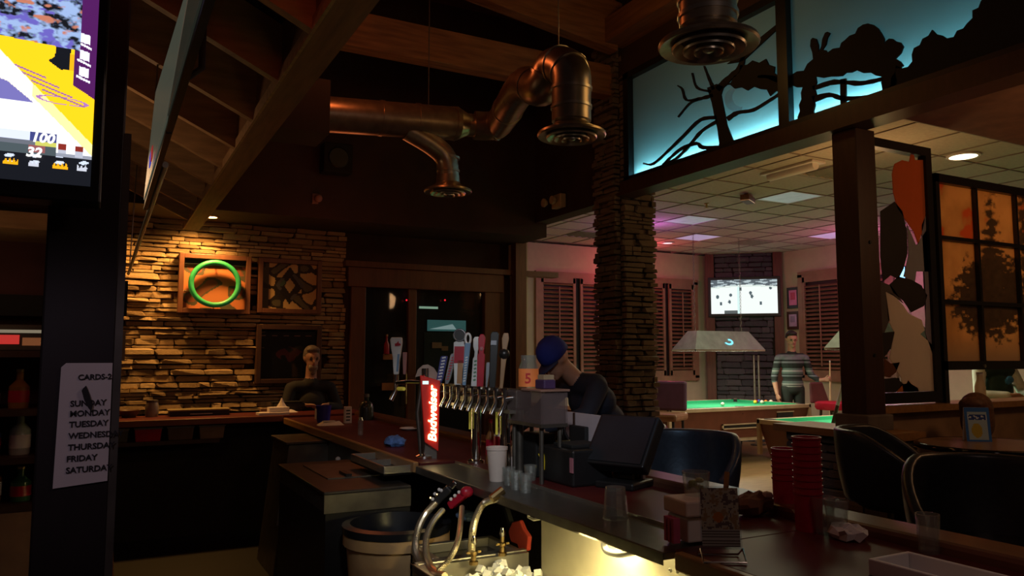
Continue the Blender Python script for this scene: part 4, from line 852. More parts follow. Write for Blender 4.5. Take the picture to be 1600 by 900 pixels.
MB().hexa([(-.10, -.1, 0), (.30, -.1, 0), (.30, .5, 0), (-.10, .5, 0)], [(.0, -.02, .88), (.30, -.02, .88), (.30, .5, .88), (.0, .5, .88)]).build('body', M_STEELD, wa, bevel=.006); MB().box(-.02, .31, -.04, .51, .88, .90).build('top', M_STEELD, wa, bevel=.004); MB().bar((-.06, -.075, .35), (-.03, -.05, .62), .03, .02).build('handle', M_STEEL, wa); MB().box(.04, .12, -.092, -.08, .30, .36).build('control_light', glow('orange_control', '#ff9a30', .8), wa); MB().box(.0, .03, -.092, -.08, .30, .36).build('red_switch', glow('red_switch', '#b02018', .4), wa)
# waste bin
bn = thing('waste_bin', 'brown plastic waste bin with a dark liner under the drink shelf', 'bin', (1.22, 3.40, 0)); M_BIN = mat('brown_bin', (.50, .32, .15), .5)
MB().lathe([(.17, 0), (.225, .66), (.24, .66), (.24, .73), (.215, .73), (.215, .70), (.16, .02)], 28, close=False).build('body', M_BIN, bn, 40); MB().lathe([(.244, .71), (.247, .742), (.21, .748), (.18, .55), (.14, .4)], 28, close=False).build('liner_bag', mat('dark_liner', (.015, .016, .02), .3), bn, 60)
MB().box(-.06, .06, -.25, -.20, .46, .49).build('grip', M_BIN, bn, bevel=.006); MB().box(-.22, -.10, -.23, -.12, .52, .55).build('grip', M_BIN, bn, bevel=.006)
# soda guns with ribbed hoses
def ribbed(path, r, m, parent, name='hose'):
    P = spline(path, 22); return MB().tube(P, [r * (1.0 if i % 2 else .80) for i in range(len(P))], 10).build(name, m, parent, 20)
M_HOSE = mat('metal_hose', (.85, .76, .55), .28, metal=.9)
def hose_pts(l, o): return [hx(a, b, c) - Vector(o) for a, b, c in l]
o1 = hx(690, 775, 1.34); g1 = thing('soda_gun', 'dark soda gun with coloured buttons on a ribbed metal hose', 'soda gun', tuple(o1))
ax = (hx(708, 760, 1.38) - hx(684, 784, 1.32)).normalized()
MB().bar(-ax * .06, ax * .05, .045, .035).build('grip', M_BLACK, g1, bevel=.008); MB().bar(ax * .05, ax * .085, .03, .025).build('nozzle', M_CHROME, g1, bevel=.006)
for i in range(6): MB().ball(tuple(ax * (-.03 + .026 * (i // 2)) + Vector((-.024, .012 - .024 * (i % 2), .012))), .008, 8).build('button', M_WHITE if i % 3 else M_BRASS, g1)
ribbed(hose_pts([(683, 784, 1.32), (666, 802, 1.26), (654, 825, 1.2), (649, 855, 1.16), (657, 880, 1.14), (676, 896, 1.12), (695, 900, 1.12)], o1), .016, M_HOSE, g1)
o2 = hx(716, 780, 1.36); g2 = thing('soda_gun', 'red soda gun hanging beside the dark one under the shelf', 'soda gun', tuple(o2)); ax = (hx(731, 766, 1.39) - hx(696, 796, 1.33)).normalized()
MB().bar(-ax * .05, ax * .05, .04, .035).build('grip', M_RED, g2, bevel=.008); MB().ball(tuple(ax * .055), .03, 12, (1, .8, .8)).build('head', M_RED, g2, 60)
for i in range(3): MB().ball(tuple(ax * (-.02 + .026 * i) + Vector((-.022, -.005, .014))), .008, 8).build('button', M_WHITE, g2)
ribbed(hose_pts([(692, 797, 1.33), (677, 815, 1.26), (667, 838, 1.2), (666, 866, 1.16), (674, 886, 1.14), (688, 899, 1.12)], o2), .014, M_HOSE, g2); ribbed(hose_pts([(722, 792, 1.36), (720, 815, 1.3), (715, 846, 1.22), (702, 874, 1.16), (684, 892, 1.12)], o2), .012, M_HOSE, g2, 'return_hose')
p = hx(775, 779, 1.40); ho = thing('spray_hose', 'curved ribbed metal spray hose arching down to the sink', 'hose', tuple(p)); ribbed(hose_pts([(776, 779, 1.40), (756, 787, 1.38), (744, 808, 1.34), (738, 835, 1.3), (737, 862, 1.28)], p), .015, M_HOSE, ho); MB().tube([q for q in hose_pts([(770, 781, 1.42), (748, 795, 1.4), (738, 820, 1.36), (733, 848, 1.32), (731, 868, 1.3)], p)], .005, 6).build('pull_cord', M_STEELD, ho)
MB().tube([(-.02, 0, 0), (.03, 0, .03)], .018, 10).build('coupling', M_BRASS, ho)
p = hx(815, 835, 1.60); rg = [hx(a, b, 1.60) for a, b in ((806, 815), (818, 812), (824, 826), (832, 838), (830, 860), (818, 862), (814, 850), (804, 846), (800, 830))]
tag(MB().prism([(-(q.y - p.y), q.z - p.z) for q in rg], tuple(p), (0, -1, 0), (0, 0, 1), .02).build('red_rag', mat('red_cloth', (.5, .05, .03), .9), bevel=.006), 'crumpled red rag hanging in the dark under the shelf', 'rag')
p = hx(730, 806, 1.55); tag(MB().ball((p.x, p.y, p.z), .05, 14, (1, 1.6, .45)).build('blue_rag', mat('blue_cloth', (.12, .20, .36), .9, bump=.8, scale=30)), 'bluish rag tucked behind the soda guns', 'rag')
tag(MB().bar(hx(790, 790, 1.6), hx(812, 862, 1.6), .02, .02).build('drain_pipe', M_RUBBER), 'thin dark drain pipe beside the red rag', 'pipe')
# ================================================================== THINGS ON THE SHELF AND BAR
p = hz(770, 752, SH); o = thing('foam_cup', 'white foam cup standing on the steel shelf', 'cup', (p.x + .02, p.y, SH)); MB().lathe([(.032, 0), (.034, .004), (.045, .135), (.048, .136), (.048, .148), (.043, .148), (.031, .006)], 28, close=False).build('body', M_FOAM, o, 40); MB().lathe([(.031, .003), (.031, .006)], 20).build('bottom', M_FOAM, o)
def tumbler(name, label, p, r0, r1, h, grp=None, m=None, inv=False, facets=14):
    o = thing(name, label, 'glass', tuple(p), 0, grp); pr_ = [(r0, 0), (r1, h), (r1 - .003, h), (r0 - .003, .012)]
    if inv: pr_ = [(r, h - z) for r, z in pr_]
    MB().lathe(pr_, facets, close=False).build('wall', m or M_GLASS, o, 20); zb_ = h - .012 if inv else 0
    MB().lathe([(r0 - .001, zb_), (r0 - .001, zb_ + .012)], facets).build('base', m or M_GLASS, o, 20); return o
for i, (a, b, l) in enumerate([(795, 758, 'leftmost shot glass beside the foam cup'), (806, 765, 'middle shot glass between two others on the shelf'), (821, 770, 'nearest shot glass right of the foam cup'), (829, 754, 'rearmost shot glass in the little cluster')]):
    p = hz(a, b, SH); tumbler('shot_glass', l, (p.x, p.y, SH), .022, .029, .075, 'shot glasses by the foam cup')
p = hz(962, 810, SH); tumbler('rocks_glass', 'single glass turned upside down on the steel shelf', (p.x, p.y, SH), .034, .044, .105, None, None, True, 12)
# caddy
p = hz(1072, 843, BT); cd = thing('bar_caddy', 'white and grey napkin caddy with pink packets at the end of the shelf', 'caddy', (p.x + .05, p.y, BT), R(-8)); M_GREYP = mat('pale_grey_plastic', (.72, .71, .72), .5, var=.04)
MB().box(-.07, .07, -.05, .06, 0, .07).build('lower_bin', M_GREYP, cd, bevel=.005); MB().box(-.085, .075, -.065, .06, .075, .12).build('upper_tray', M_FOAM, cd, bevel=.006)
for i in range(3): MB().box(-.112, -.09, .0 - .02 * i, .012 - .02 * i, .0, .07).build('pink_packet', mat('pink_paper', (.55, .10, .20), .7), cd)
MB().bar((.055, -.045, .06), (.09, -.02, .19), .012, .012).build('wooden_stick', M_BAREDGE, cd)
o = thing('fruit_glass', 'short glass of lime wedges standing on the caddy tray', 'glass', (p.x + .06, p.y + .02, BT + .12)); MB().lathe([(.034, 0), (.042, .07), (.039, .07), (.031, .008)], 16, close=False).build('wall', M_GLASS, o, 20)
for i in range(4): MB().ball((.014 * math.cos(i * 1.6), .014 * math.sin(i * 1.6), .022 + .008 * i), .014, 8, (1, 1, .6)).build('lime_wedge', mat('lime', (.28, .30, .05), .5), o)
p2 = hz(1128, 848, BT); o = thing('orange_fruit', 'round orange fruit behind the menu holder', 'fruit', (p2.x + .07, p2.y + .10, BT)); MB().ball((0, 0, .04), .04, 16).build('flesh', mat('orange_skin', (.5, .12, .03), .5, bump=.2, scale=60), o, 60); MB().ball((0, 0, .08), .006, 6).build('stem', M_DKWOOD, o)
p2 = hz(1175, 806, BT); o = thing('napkin_bundle', 'crumpled brown napkin bundle between the caddy and red cups', 'napkin', (p2.x, p2.y, BT)); rd = random.Random(9)
m = MB().ball((0, 0, .04), .06, 14, (1.4, .8, .65)); m.v = [(x + rd.uniform(-.008, .008), y + rd.uniform(-.008, .008), z + rd.uniform(-.008, .008)) for x, y, z in m.v]; m.build('folds', mat('brown_napkin', (.20, .09, .05), .9), o, 20); MB().ball((.05, -.02, .065), .02, 8, (1.3, 1, .8)).build('pale_corner', M_PAPER, o)
# menu holder
p = hz(1128, 876, BT); mh = thing('menu_holder', 'clear acrylic drink menu on a wire stand at the shelf end', 'menu', (p.x, p.y, BT), R(-30))
M_MENU = mat_print('menu_print', 0)
def menu(a, b):
    if .42 < b < .58 and (a - .45) ** 2 + ((b - .5) * 1.6) ** 2 < .02: return lin('#f08a20')
    k = (fbm(a * 9, b * 13) - .5) * 5
    if b < .3: return lin('#e0d0c0') if int(b * 40) % 2 else lin('#8a7468')
    return lin('#c89868') if k > .5 else (lin('#e2c8a8') if k > -.6 else lin('#8a6a60'))
picture('menu_card', (-.05, 0, .035), (.10, 0, 0), (0, .02, .15), 30, 44, menu, M_MENU, mh); MB().hexa([(-.054, -.004, .03), (.054, -.004, .03), (.054, -.002, .03), (-.054, -.002, .03)], [(-.054, .018, .19), (.054, .018, .19), (.054, .020, .19), (-.054, .020, .19)]).build('acrylic_front', M_PANE, mh)
MB().tube([(-.055, .0, .03), (-.055, -.035, .004), (.055, -.035, .004), (.055, 0, .03), (.055, .05, .004), (-.055, .05, .004), (-.055, 0, .03)], .003, 6).build('wire_base', M_CHROME, mh)
# red cups
def cx_(p): return Vector((p.x, p.y, 0)) * min(1.0, 1.96 / p.x)
def cup_stack(label, p, n, h0):
    o = thing('cup_stack', label, 'cups', (p.x, p.y, BT)); cm = MB().lathe([(.040, 0), (.042, .11), (.045, .112), (.045, .118), (.041, .118), (.037, .004)], 16, close=False).mesh('red_cup', M_RED, 30); 
    for i in range(n):
        c = bpy.data.objects.new('red_cup', cm); COL.objects.link(c); c.parent = o; c.location = (0, 0, i * h0)
    return o
cup_stack('shorter tower of nested red cups beside the menu holder', hz(1228, 800, BT), 6, .020); cup_stack('taller tower of nested red cups behind the short one', cx_(hz(1263, 783, BT)), 9, .021)
for a, b, l in ((1285, 752, 'small clear glass right of the red cup towers'), (1306, 768, 'clear wine glass bowl right of the red cups')):
    p = cx_(hz(a, b, BT)); tumbler('bar_glass', l, (p.x, p.y, BT), .025, .036, .11)
p = cx_(hz(1322, 775, BT)); o = thing('paper_napkins', 'crumpled pale napkins by the bar glasses', 'napkin', (p.x, p.y, BT)); m = MB().ball((0, 0, .02), .05, 12, (1, 1.2, .45)); m.v = [(x + rd.uniform(-.01, .01), y + rd.uniform(-.01, .01), max(0, z + rd.uniform(-.008, .008))) for x, y, z in m.v]; m.build('folds', M_PAPER, o, 20); MB().box(-.03, .04, -.03, .02, .03, .034).build('top_sheet', M_PAPER, o)
p = hz(1430, 868, BT); tumbler('tall_tumbler', 'empty clear tumbler at the lower right of the bar', (p.x + .06, p.y, BT), .026, .031, .105, None, None, False, 24)
o = thing('white_tray', 'long white tray on the bar at the lower right corner', 'tray', (1.66, .62, BT)); MB().box(0, .15, 0, .66, 0, .012).build('base', M_GREYP, o); MB().box(0, .012, 0, .66, 0, .05).box(.138, .15, 0, .66, 0, .05).box(.012, .138, .648, .66, 0, .05).box(.012, .138, 0, .012, 0, .05).build('rim', M_GREYP, o, bevel=.003)
# register cluster
p = hz(905, 775, BT); rg_ = thing('receipt_printer', 'black receipt printer with a pink tag behind the steel shelf', 'printer', (1.72, 2.70, BT)); MB().box(0, .20, 0, .26, 0, .15).build('body', M_BLACK, rg_, bevel=.01); MB().box(.03, .19, .05, .2, .15, .165).build('lid', M_BLACKM, rg_, bevel=.004); q = hx(893, 738, 1.718) - Vector((1.72, 2.70, BT)); MB().box(-.004, 0, q.y - .012, q.y + .012, .06, .12).build('pink_tag', mat('dull_pink', (.42, .16, .2), .7), rg_)
ps = thing('register_terminal', 'tilted dark register terminal in front of the black bar stools', 'register', (1.93, hx(975, 690, 1.93).y, BT), R(-66)); MB().box(-.09, .09, -.09, .09, 0, .03).build('base', M_BLACK, ps, bevel=.008); MB().bar((0, .02, .03), (0, .04, .16), .07, .04).build('neck', M_BLACK, ps)
MB().hexa([(-.14, -.10, .10), (.14, -.10, .10), (.14, -.05, .06), (-.14, -.05, .06)], [(-.14, .05, .29), (.14, .05, .29), (.14, .10, .25), (-.14, .10, .25)]).build('monitor', M_BLACK, ps, bevel=.008); MB().hexa([(-.125, -.096, .112), (.125, -.096, .112), (.125, -.094, .110), (-.125, -.094, .110)], [(-.125, .041, .283), (.125, .041, .283), (.125, .043, .281), (-.125, .043, .281)]).build('screen', mat('off_screen', (.012, .014, .018), .5), ps)
p = hz(905, 700, BT); o = thing('coffee_tin', 'small black box with a knob left of the register', 'box', (1.98, 3.0, BT)); MB().box(0, .11, 0, .14, 0, .21).build('body', M_BLACKM, o, bevel=.006); MB().lathe([(.012, .21), (.012, .235)], 10).build('knob', M_BLACK, o, loc=(.055, .07, 0))
# pale board standing on the bar behind the register
XW = 2.0; a = hx(1004, 690, XW); b = hx(884, 643, XW); wd = b.y - a.y
o = thing('menu_board', 'pale upright board behind the register below the man in the cap', 'board', (XW, a.y, BT)); hB = b.z - BT
MB().box(0, .012, 0, wd, .02, hB).build('board', mat('pale_mauve', (.50, .42, .43), .7, var=.06), o); MB().box(-.02, .04, 0, wd, 0, .02).build('foot', M_DKWOOD, o)
for t in (.02, .32, .86): MB().box(-.006, 0, wd * t, wd * t + .012, .02, hB).build('dark_stile', M_DKWOOD, o)
# camel napkin box
p = hz(850, 770, BT); nb = thing('napkin_holder', 'black holder with a yellow camel mark on the bar', 'napkin holder', (1.72, 3.0, BT)); MB().box(0, .10, 0, .14, 0, .19).build('body', M_BLACKM, nb, bevel=.006); MB().box(.02, .08, .02, .12, .19, .194).build('slot', M_PAPER, nb)
camel = [(0, .05), (.012, .052), (.018, .044), (.026, .058), (.034, .052), (.042, .058), (.052, .050), (.056, .03), (.054, 0), (.047, 0), (.046, .022), (.040, .026), (.034, .022), (.034, 0), (.027, 0), (.025, .03), (.016, .034), (.010, .042)]
cp = hx(846, 722, 1.718); MB().prism([(-(cp.y - 3.0) + x - .028, cp.z - BT - .03 + z * 1.25) for x, z in camel], (-.001, 0, 0), (0, -1, 0), (0, 0, 1), .002).build('yellow_camel', mat('yellow_ink', (.75, .60, .03), .6, emis=(.75, .6, .03), estr=.08), nb)
# bottles between the taps
def bottle(label, x, y, z, r, h, mb, ml, mc, lab=(.2, .55)):
    o = thing('bottle', label, 'bottle', (x, y, z)); MB().lathe([(r * .95, 0), (r, .008), (r, h * .60), (r * .36, h * .76), (r * .34, h * .94)], 18).build('body', mb, o, 40); MB().lathe([(r * 1.02, h * lab[0]), (r * 1.02, h * lab[1])], 18, close=False).build('paper_label', ml, o, 40); MB().lathe([(r * .40, h * .92), (r * .40, h)], 12).build('cap', mc, o); return o
p = hx(779, 700, 1.74); o = bottle('white bottle with a red band behind the foam cup', 1.76, p.y, BT, .042, .25, M_FOAM, M_RED, M_WHITE, (.30, .58)); p = hx(765, 700, 1.72); bottle('slim brown bottle left of the white bottle', 1.74, p.y + .03, BT, .024, .22, BOT[0], M_RED, M_RED)
p = hx(864, 690, 1.8); bottle('dark bottle with a yellow label beside the napkin holder', 1.85, p.y, BT, .034, .27, mat('dark_glass', (.015, .012, .01), .15), mat('yellow_label', (.6, .5, .22), .6), M_BLACK, (.45, .60)); p = hx(833, 705, 1.78); bottle('red capped squeeze bottle behind the shot glasses', 1.69, p.y, BT, .022, .20, mat('squeeze', (.30, .2, .16), .4), M_PAPER, M_RED, (.1, .4))
p = hx(797, 712, 1.66); tag(MB().bar((1.66, p.y, BT), (1.66, p.y + .01, BT + .14), .022, .006, (1, 0, 0)).build('steel_bar_blade', M_CHROME, bevel=.002), 'bright steel bar blade standing behind the shot glasses', 'bar tool')
# ================================================================== BEER TAPS
tt = thing('tap_tower', 'long draught tower with a row of faucets and tall beer handles', 'beer tap', (1.68, 3.1, BT)); TZ = .34
T0, T1 = -.05, hx(690, 620, 1.66).y - 3.1 + .02
MB().box(-.035, .05, T0, T1, TZ - .045, TZ + .045).build('header', M_STEELD, tt, bevel=.012); MB().box(-.065, -.035, T0, T1, TZ - .06, TZ - .045).build('drip_lip', M_STEEL, tt)
for px in (744, 789, 812): y = hx(px, 690, 1.69).y - 3.1; MB().tube([(.01, y, 0), (.01, y, TZ - .03)], .025 if px < 800 else .018, 16).build('pole', M_CHROME if px < 800 else M_STEELD, tt, 50); MB().lathe([(.045, 0), (.045, .012), (.028, .02)], 20).build('flange', M_CHROME, tt, 40, loc=(.01, y, 0))
M_YEL = mat('yellow_tube', (.75, .65, .08), .4, emis=(.8, .7, .1), estr=.12)
for px in (737, 779): y = hx(px, 680, 1.66).y - 3.1; MB().tube([(-.03, y, TZ - .06), (-.03, y, TZ - .17)], .006, 8).build('yellow_tube', M_YEL, tt)
nf = 11
for i in range(nf):
    y = T0 + .03 + (T1 - T0 - .06) * i / (nf - 1)
    f = MB().tube([(-.03, y, TZ + .01), (-.075, y, TZ + .005)], .013, 10).tube([(-.075, y, TZ + .04), (-.075, y, TZ - .02), (-.10, y, TZ - .07)], .011, 10).build('faucet', M_CHROME, tt, 50); MB().lathe([(.015, 0), (.015, .012)], 10).build('collar', M_BRASS if i in (7, 8) else M_CHROME, f, loc=(-.075, y, TZ + .04))
HU = Vector((_c, -_s, 0)); HN = Vector((-_s, -_c, 0)); ZV = Vector((0, 0, 1))    # the handles are turned to face the bartender's end
def handle(px0, px1, py1, build):
    b0 = hx(px0, 612, 1.605); t0 = hx(px1, py1, 1.605); b0 = Vector((-.075, b0.y - 3.1, TZ + .05))
    return b0, t0.z - BT - b0.z, (px1 - px0) * .0031
def hpos(b0, H_, lean, t, side=0, fwd=0): return b0 + HU * (lean * t + side) + ZV * H_ * t + HN * fwd
def paddle(name, b0, H_, lean, w0, w1, th, m, extra=None, prof=None, label=None):
    pr_ = prof or [(0, .4), (.1, .5), (.5, .8), (.9, 1), (1, .8)]; w1 = w1 * 1.15
    pts = [(lean * t - w1 * wf / 2, H_ * t) for t, wf in pr_] + [(lean * t + w1 * wf / 2, H_ * t) for t, wf in pr_[::-1]]
    return MB().prism(pts, tuple(b0 - HN * th / 2), tuple(HU), (0, 0, 1), th).build(name, m, tt, bevel=.003, label=label)
M_HB = mat('navy_handle', (.04, .06, .25), .35); M_HS = mat('silver_handle', (.42, .45, .5), .25, metal=.6); M_HW = mat('white_handle', (.75, .78, .78), .3); M_HR = mat('red_handle', (.45, .02, .04), .3); M_HT = mat('tan_handle', (.40, .20, .08), .4); M_HLB = mat('pale_blue_handle', (.18, .32, .50), .35); M_HK = mat('black_handle', (.012, .012, .012), .35); M_HWD = mat('brown_handle', (.35, .22, .12), .3)
def marks(par, b0, H_, lean, t0, t1, n, m, w):   # rows of small lettering-like marks along the handle
    for i in range(n):
        t = t0 + (t1 - t0) * i / max(1, n - 1); c = hpos(b0, H_, lean, t, 0, .0135); MB().bar(c - HU * w / 2, c + HU * w / 2 + ZV * .004, .003, H_ * (t1 - t0) / n * .55).build('lettering', m, par)
def plate(par, name, b0, H_, lean, t0, t1, s0_, s1_, fwd, m):
    q = [hpos(b0, H_, lean, t, s_, f_) for f_ in (fwd, fwd + .004) for t, s_ in ((t0, s0_), (t0, s1_), (t1, s1_), (t1, s0_))]
    return MB()._add(q, [(3, 2, 1, 0), (4, 5, 6, 7), (0, 1, 5, 4), (1, 2, 6, 5), (2, 3, 7, 6), (3, 0, 4, 7)]).build(name, m, par)
b0, H_, l_ = handle(686, 695, 556, None); h = paddle('tap_handle', b0, H_, l_, .02, .034, .024, M_HB, None, [(0, .55), (.15, .9), (.95, 1), (1, .7)], 'navy beer handle with pale lettering'); marks(h, b0, H_, l_, .12, .92, 8, M_HW, .02)
b0, H_, l_ = handle(698, 710, 552, None); h = paddle('tap_handle', b0, H_, l_, .02, .028, .024, M_HS, None, [(0, .5), (.15, .85), (.95, 1), (1, .7)], 'silver beer handle with red lettering'); marks(h, b0, H_, l_, .15, .85, 9, mat('red_ink', (.45, .05, .06), .6), .014)
b0, H_, l_ = handle(715, 718, 533, None); h = paddle('tap_handle', b0, H_, l_, .03, .052, .024, M_HW, None, [(0, .55), (.3, .7), (.6, .9), (.97, 1), (1, .6)], 'white and tan beer handle with a red band and round black top')
plate(h, 'tan_face', b0, H_, l_, .03, .56, -.004, .022, .0125, M_HT); plate(h, 'red_band', b0, H_, l_, .50, .88, -.024, .026, .0125, M_HR)
c = hpos(b0, H_, l_, 1, 0, 0) + ZV * .03; MB().tube([c - HN * .012, c + HN * .014], .034, 20).build('round_top', M_HK, h, 50); MB().tube([c + HN * .016 + HU * .029 * math.cos(t) + ZV * .029 * math.sin(t) for t in [2 * PI * i / 20 for i in range(21)]], .003, 6, False).build('silver_rim', M_HS, h)
b0, H_, l_ = handle(725, 731, 536, None); h = paddle('tap_handle', b0, H_, l_, .02, .026, .022, M_HLB, None, [(0, .6), (.5, .8), (1, 1)], 'pale blue beer handle with a white ring on top'); marks(h, b0, H_, l_, .1, .65, 10, M_HW, .012)
c = hpos(b0, H_, l_, 1, 0, 0) + ZV * .022; MB().tube([c + HU * .013 * math.cos(t) + ZV * .026 * math.sin(t) for t in [2 * PI * i / 20 for i in range(21)]], .006, 8, False).build('white_ring', M_HW, h, 60)
b0, H_, l_ = handle(741, 745, 526, None); h = paddle('tap_handle', b0, H_, l_, .03, .030, .024, M_HW, None, [(0, .9), (.55, .8), (.6, .45), (.7, .45), (.8, .9), (.95, 1), (1, .6)], 'white shapely beer handle beside the red one'); marks(h, b0, H_, l_, .12, .5, 6, mat('green_ink', (.12, .28, .16), .6), .012)
b0, H_, l_ = handle(750, 753, 522, None); h = paddle('tap_handle', b0, H_, l_, .03, .034, .028, M_HR, None, [(0, .8), (.6, .95), (.64, .6), (.8, .8), (.92, .9), (1, .4)], 'red beer handle with a curved neck'); MB().ball(tuple(hpos(b0, H_, l_, .72, 0, .012)), .011, 10).build('badge', mat('pink_badge', (.5, .2, .22), .5), h)
b0, H_, l_ = handle(760, 763, 566, None); paddle('tap_handle', b0, H_, l_, .02, .018, .02, M_HS, None, None, 'short silver beer handle between red and black ones')
b0, H_, l_ = handle(769, 773, 518, None); h = paddle('tap_handle', b0, H_, l_, .03, .036, .03, M_HK, None, [(0, .7), (.3, .8), (.7, .9), (.95, 1), (1, .6)], 'black beer handle'); plate(h, 'pale_mark', b0, H_, l_, .76, .84, -.016, .010, .0155, M_HS)
b0, H_, l_ = handle(783, 790, 520, None); h = paddle('tap_handle', b0, H_, l_, .02, .026, .022, M_HWD, None, [(0, .5), (.5, .8), (.62, 1), (.7, .7), (.9, 1.1), (1, .7)], 'brown beer handle with a dark band'); MB().ball(tuple(hpos(b0, H_, l_, .62)), .026, 12).build('dark_band', M_HK, h, 60)
M_HAZE = mat('hazy_acrylic', (.20, .15, .15), .25, alpha=.45, var=.1)
# smoky case at the near end, on its own legs
ya, yb_ = hx(858, 640, 1.68).y, hx(800, 640, 1.68).y - .03
cs = thing('acrylic_case', 'smoky acrylic drip case at the near end of the beer taps', 'case', (1.64, ya, BT)); Lc = yb_ - ya
MB().box(0, .012, 0, Lc, .25, .385).box(.12, .132, 0, Lc, .25, .385).box(.012, .12, 0, .012, .25, .385).build('walls', M_HAZE, cs); MB().box(0, .132, 0, Lc, .235, .25).build('floor_plate', M_STEELD, cs); MB().box(-.005, .14, -.01, Lc * .55, .385, .395).build('lid', mat('brown_lid', (.28, .16, .12), .35), cs, bevel=.003)
for x in (.02, .11):
    for y in (.03, Lc - .03): MB().tube([(x, y, 0), (x, y, .24)], .010, 8).build('leg', M_STEELD, cs)
p = hx(832, 600, 1.72); j = thing('number_jar', 'glass jar with an orange number five label on the acrylic case', 'jar', (1.70, p.y, BT + .395)); MB().lathe([(.042, 0), (.044, .09), (.034, .115), (.036, .145), (.033, .145), (.031, .115), (.041, .09), (.039, .004)], 20, close=False).build('glass_body', M_GLASS, j, 40)
MB().lathe([(.0455, .005), (.0455, .085)], 28, close=False).build('orange_label', mat('orange_label', (.75, .22, .06), .6, emis=(.75, .2, .05), estr=.10), j, 60)
dirc = Vector((-1.72, -p.y, 0)).normalized(); rr = Vector((-dirc.y, dirc.x, 0)); text('number', '5', .062, tuple(dirc * .0475 - rr * .018 + Vector((0, 0, .022))), rr, (0, 0, 1), mat('red_number', (.6, .02, .02), .6), j, .0008, bold=.001)
p = hx(852, 602, 1.71); o = thing('dark_packet', 'dark purple packet beside the number jar', 'packet', (1.71, p.y, BT + .395)); MB().box(-.03, .03, -.04, .04, 0, .04).build('packet', mat('purple_pack', (.06, .03, .10), .5), o, bevel=.006); MB().box(-.02, .032, -.02, .03, .04, .06).build('pale_top', mat('tan_pack', (.40, .30, .18), .6), o)
# single tap column with white handle
p = hz(652, 716, BT); t1 = thing('tap_tower', 'slim single tap column with a tall white handle', 'beer tap', (p.x + .04, p.y, BT)); top = hx(652, 575, p.x + .04).z - BT
MB().lathe([(.05, 0), (.05, .012), (.022, .025)], 20).build('flange', M_CHROME, t1, 40); MB().tube([(0, 0, .02), (0, 0, top)], .020, 16).build('column', M_CHROME, t1, 50); MB().tube([(-.012, .02, .02), (-.03, .03, top * .5), (-.01, .02, top * .85)], .012, 10).build('hose', M_STEELD, t1, 50)
hp = hx(619, 605, p.x - .03); ay = hp.y - p.y; MB().tube([(0, 0, top * .84), (-.04, ay * .5, top * .84), (-.07, ay, top * .82)], .012, 10).build('arm', M_CHROME, t1, 50)
MB().tube([(-.07, ay, top * .92), (-.07, ay, top * .74), (-.10, ay, top * .62)], .014, 10).build('faucet', M_CHROME, t1, 50); MB().tube([(-.085, ay * .7, top * .76), (-.085, ay * .35, top * .765)], .010, 8).build('yellow_cap', M_YEL, t1)
hh = hx(622, 527, p.x - .03).z - BT - top * .92
pts = [(-.014, 0), (-.018, hh * .25), (-.020, hh * .45), (-.030, hh * .7), (-.036, hh * .93), (-.030, hh), (.030, hh), (.032, hh * .85), (.026, hh * .6), (.018, hh * .35), (.014, 0)]
h1 = MB().prism(pts, (-.07 + .016 * _s, ay + .016 * _c, top * .92), tuple(HU), (0, 0, 1), .032).build('tap_handle', M_HW, t1, bevel=.006, label='tall white curved beer handle'); w0_ = Vector((-.07, ay, top * .92)) + HN * .018; MB().prism([(.002, hh * .08), (.013, hh * .08), (.020, hh * .55), (.008, hh * .55)], tuple(w0_), tuple(HU), (0, 0, 1), .002).build('blue_stripe', M_HLB, h1)
em = [(-.014, 0), (.016, .004), (.018, .012), (.006, .018), (.004, .030), (-.004, .018), (-.016, .014)]; MB().prism([(a + .008, b + hh * .76) for a, b in em], tuple(w0_), tuple(HU), (0, 0, 1), .003).build('red_emblem', M_HR, h1)
MB().prism([(-.008, 0), (.008, 0), (.012, hh * .6), (-.012, hh * .6)], tuple(Vector((-.07, ay, top * .92)) + HU * .045 - HN * .02), tuple(HU), (0, 0, 1), .02).build('small_handle', mat('pink_handle', (.45, .2, .18), .4), t1, bevel=.003)
# glowing beer sign
s0 = hz(670, 716, BT); sg2 = thing('lit_beer_sign', 'red glowing beer sign with vertical script beside the tap column', 'sign', tuple(s0), -YAW + R(8))
dS = math.hypot(s0.x, s0.y) * 1.0; kS = 1 / F_PX * (s0.x * _F[0] + s0.y * _F[1])
def SP(px, py): return ((px - 670) * kS, max(.0, (716 - py) * kS))     # the sign's own face, metres
def face(name, pts, y, th, m, **k): return MB().prism([SP(*p) for p in pts], (0, y, 0), (1, 0, 0), (0, 0, 1), th).build(name, m, sg2, **k)
face('red_face', [(655, 588), (686, 597), (684, 704), (663, 690)], 0, .045, mat('red_sign_face', (.40, .015, .012), .35, emis=(.6, .02, .01), estr=.16), bevel=.004)
face('dome_back', [(648, 592), (652, 580), (660, 573), (668, 572), (677, 577), (684, 588), (686, 600), (655, 590)], .075, .03, mat('beige_dome', (.40, .30, .24), .5))
face('foot', [(664, 716), (682, 716), (682, 700), (664, 688)], .02, .03, M_STEELD)
M_NEON = mat('neon_script', (.9, .85, .5), .4, emis=(1.0, .84, .36), estr=5.0); a0, a1 = SP(681, 689), SP(681, 603)
t_ = text('script_lettering', 'Budweiser', .05, (a0[0], -.052, a0[1]), (0, 0, 1), (-1, 0, 0), M_NEON, sg2, .004, .25, 1.0, .0012)
zs = [v.co.z for v in t_.data.vertices]; xs_ = [v.co.x for v in t_.data.vertices]; k_ = (a1[1] - a0[1]) / (max(zs) - min(zs)); kx = 13 * kS / (max(xs_) - min(xs_)); zmin, xmax = min(zs), max(xs_)
for v in t_.data.vertices: v.co.z = a0[1] + (v.co.z - zmin) * k_; v.co.x = a0[0] + (v.co.x - xmax) * kx
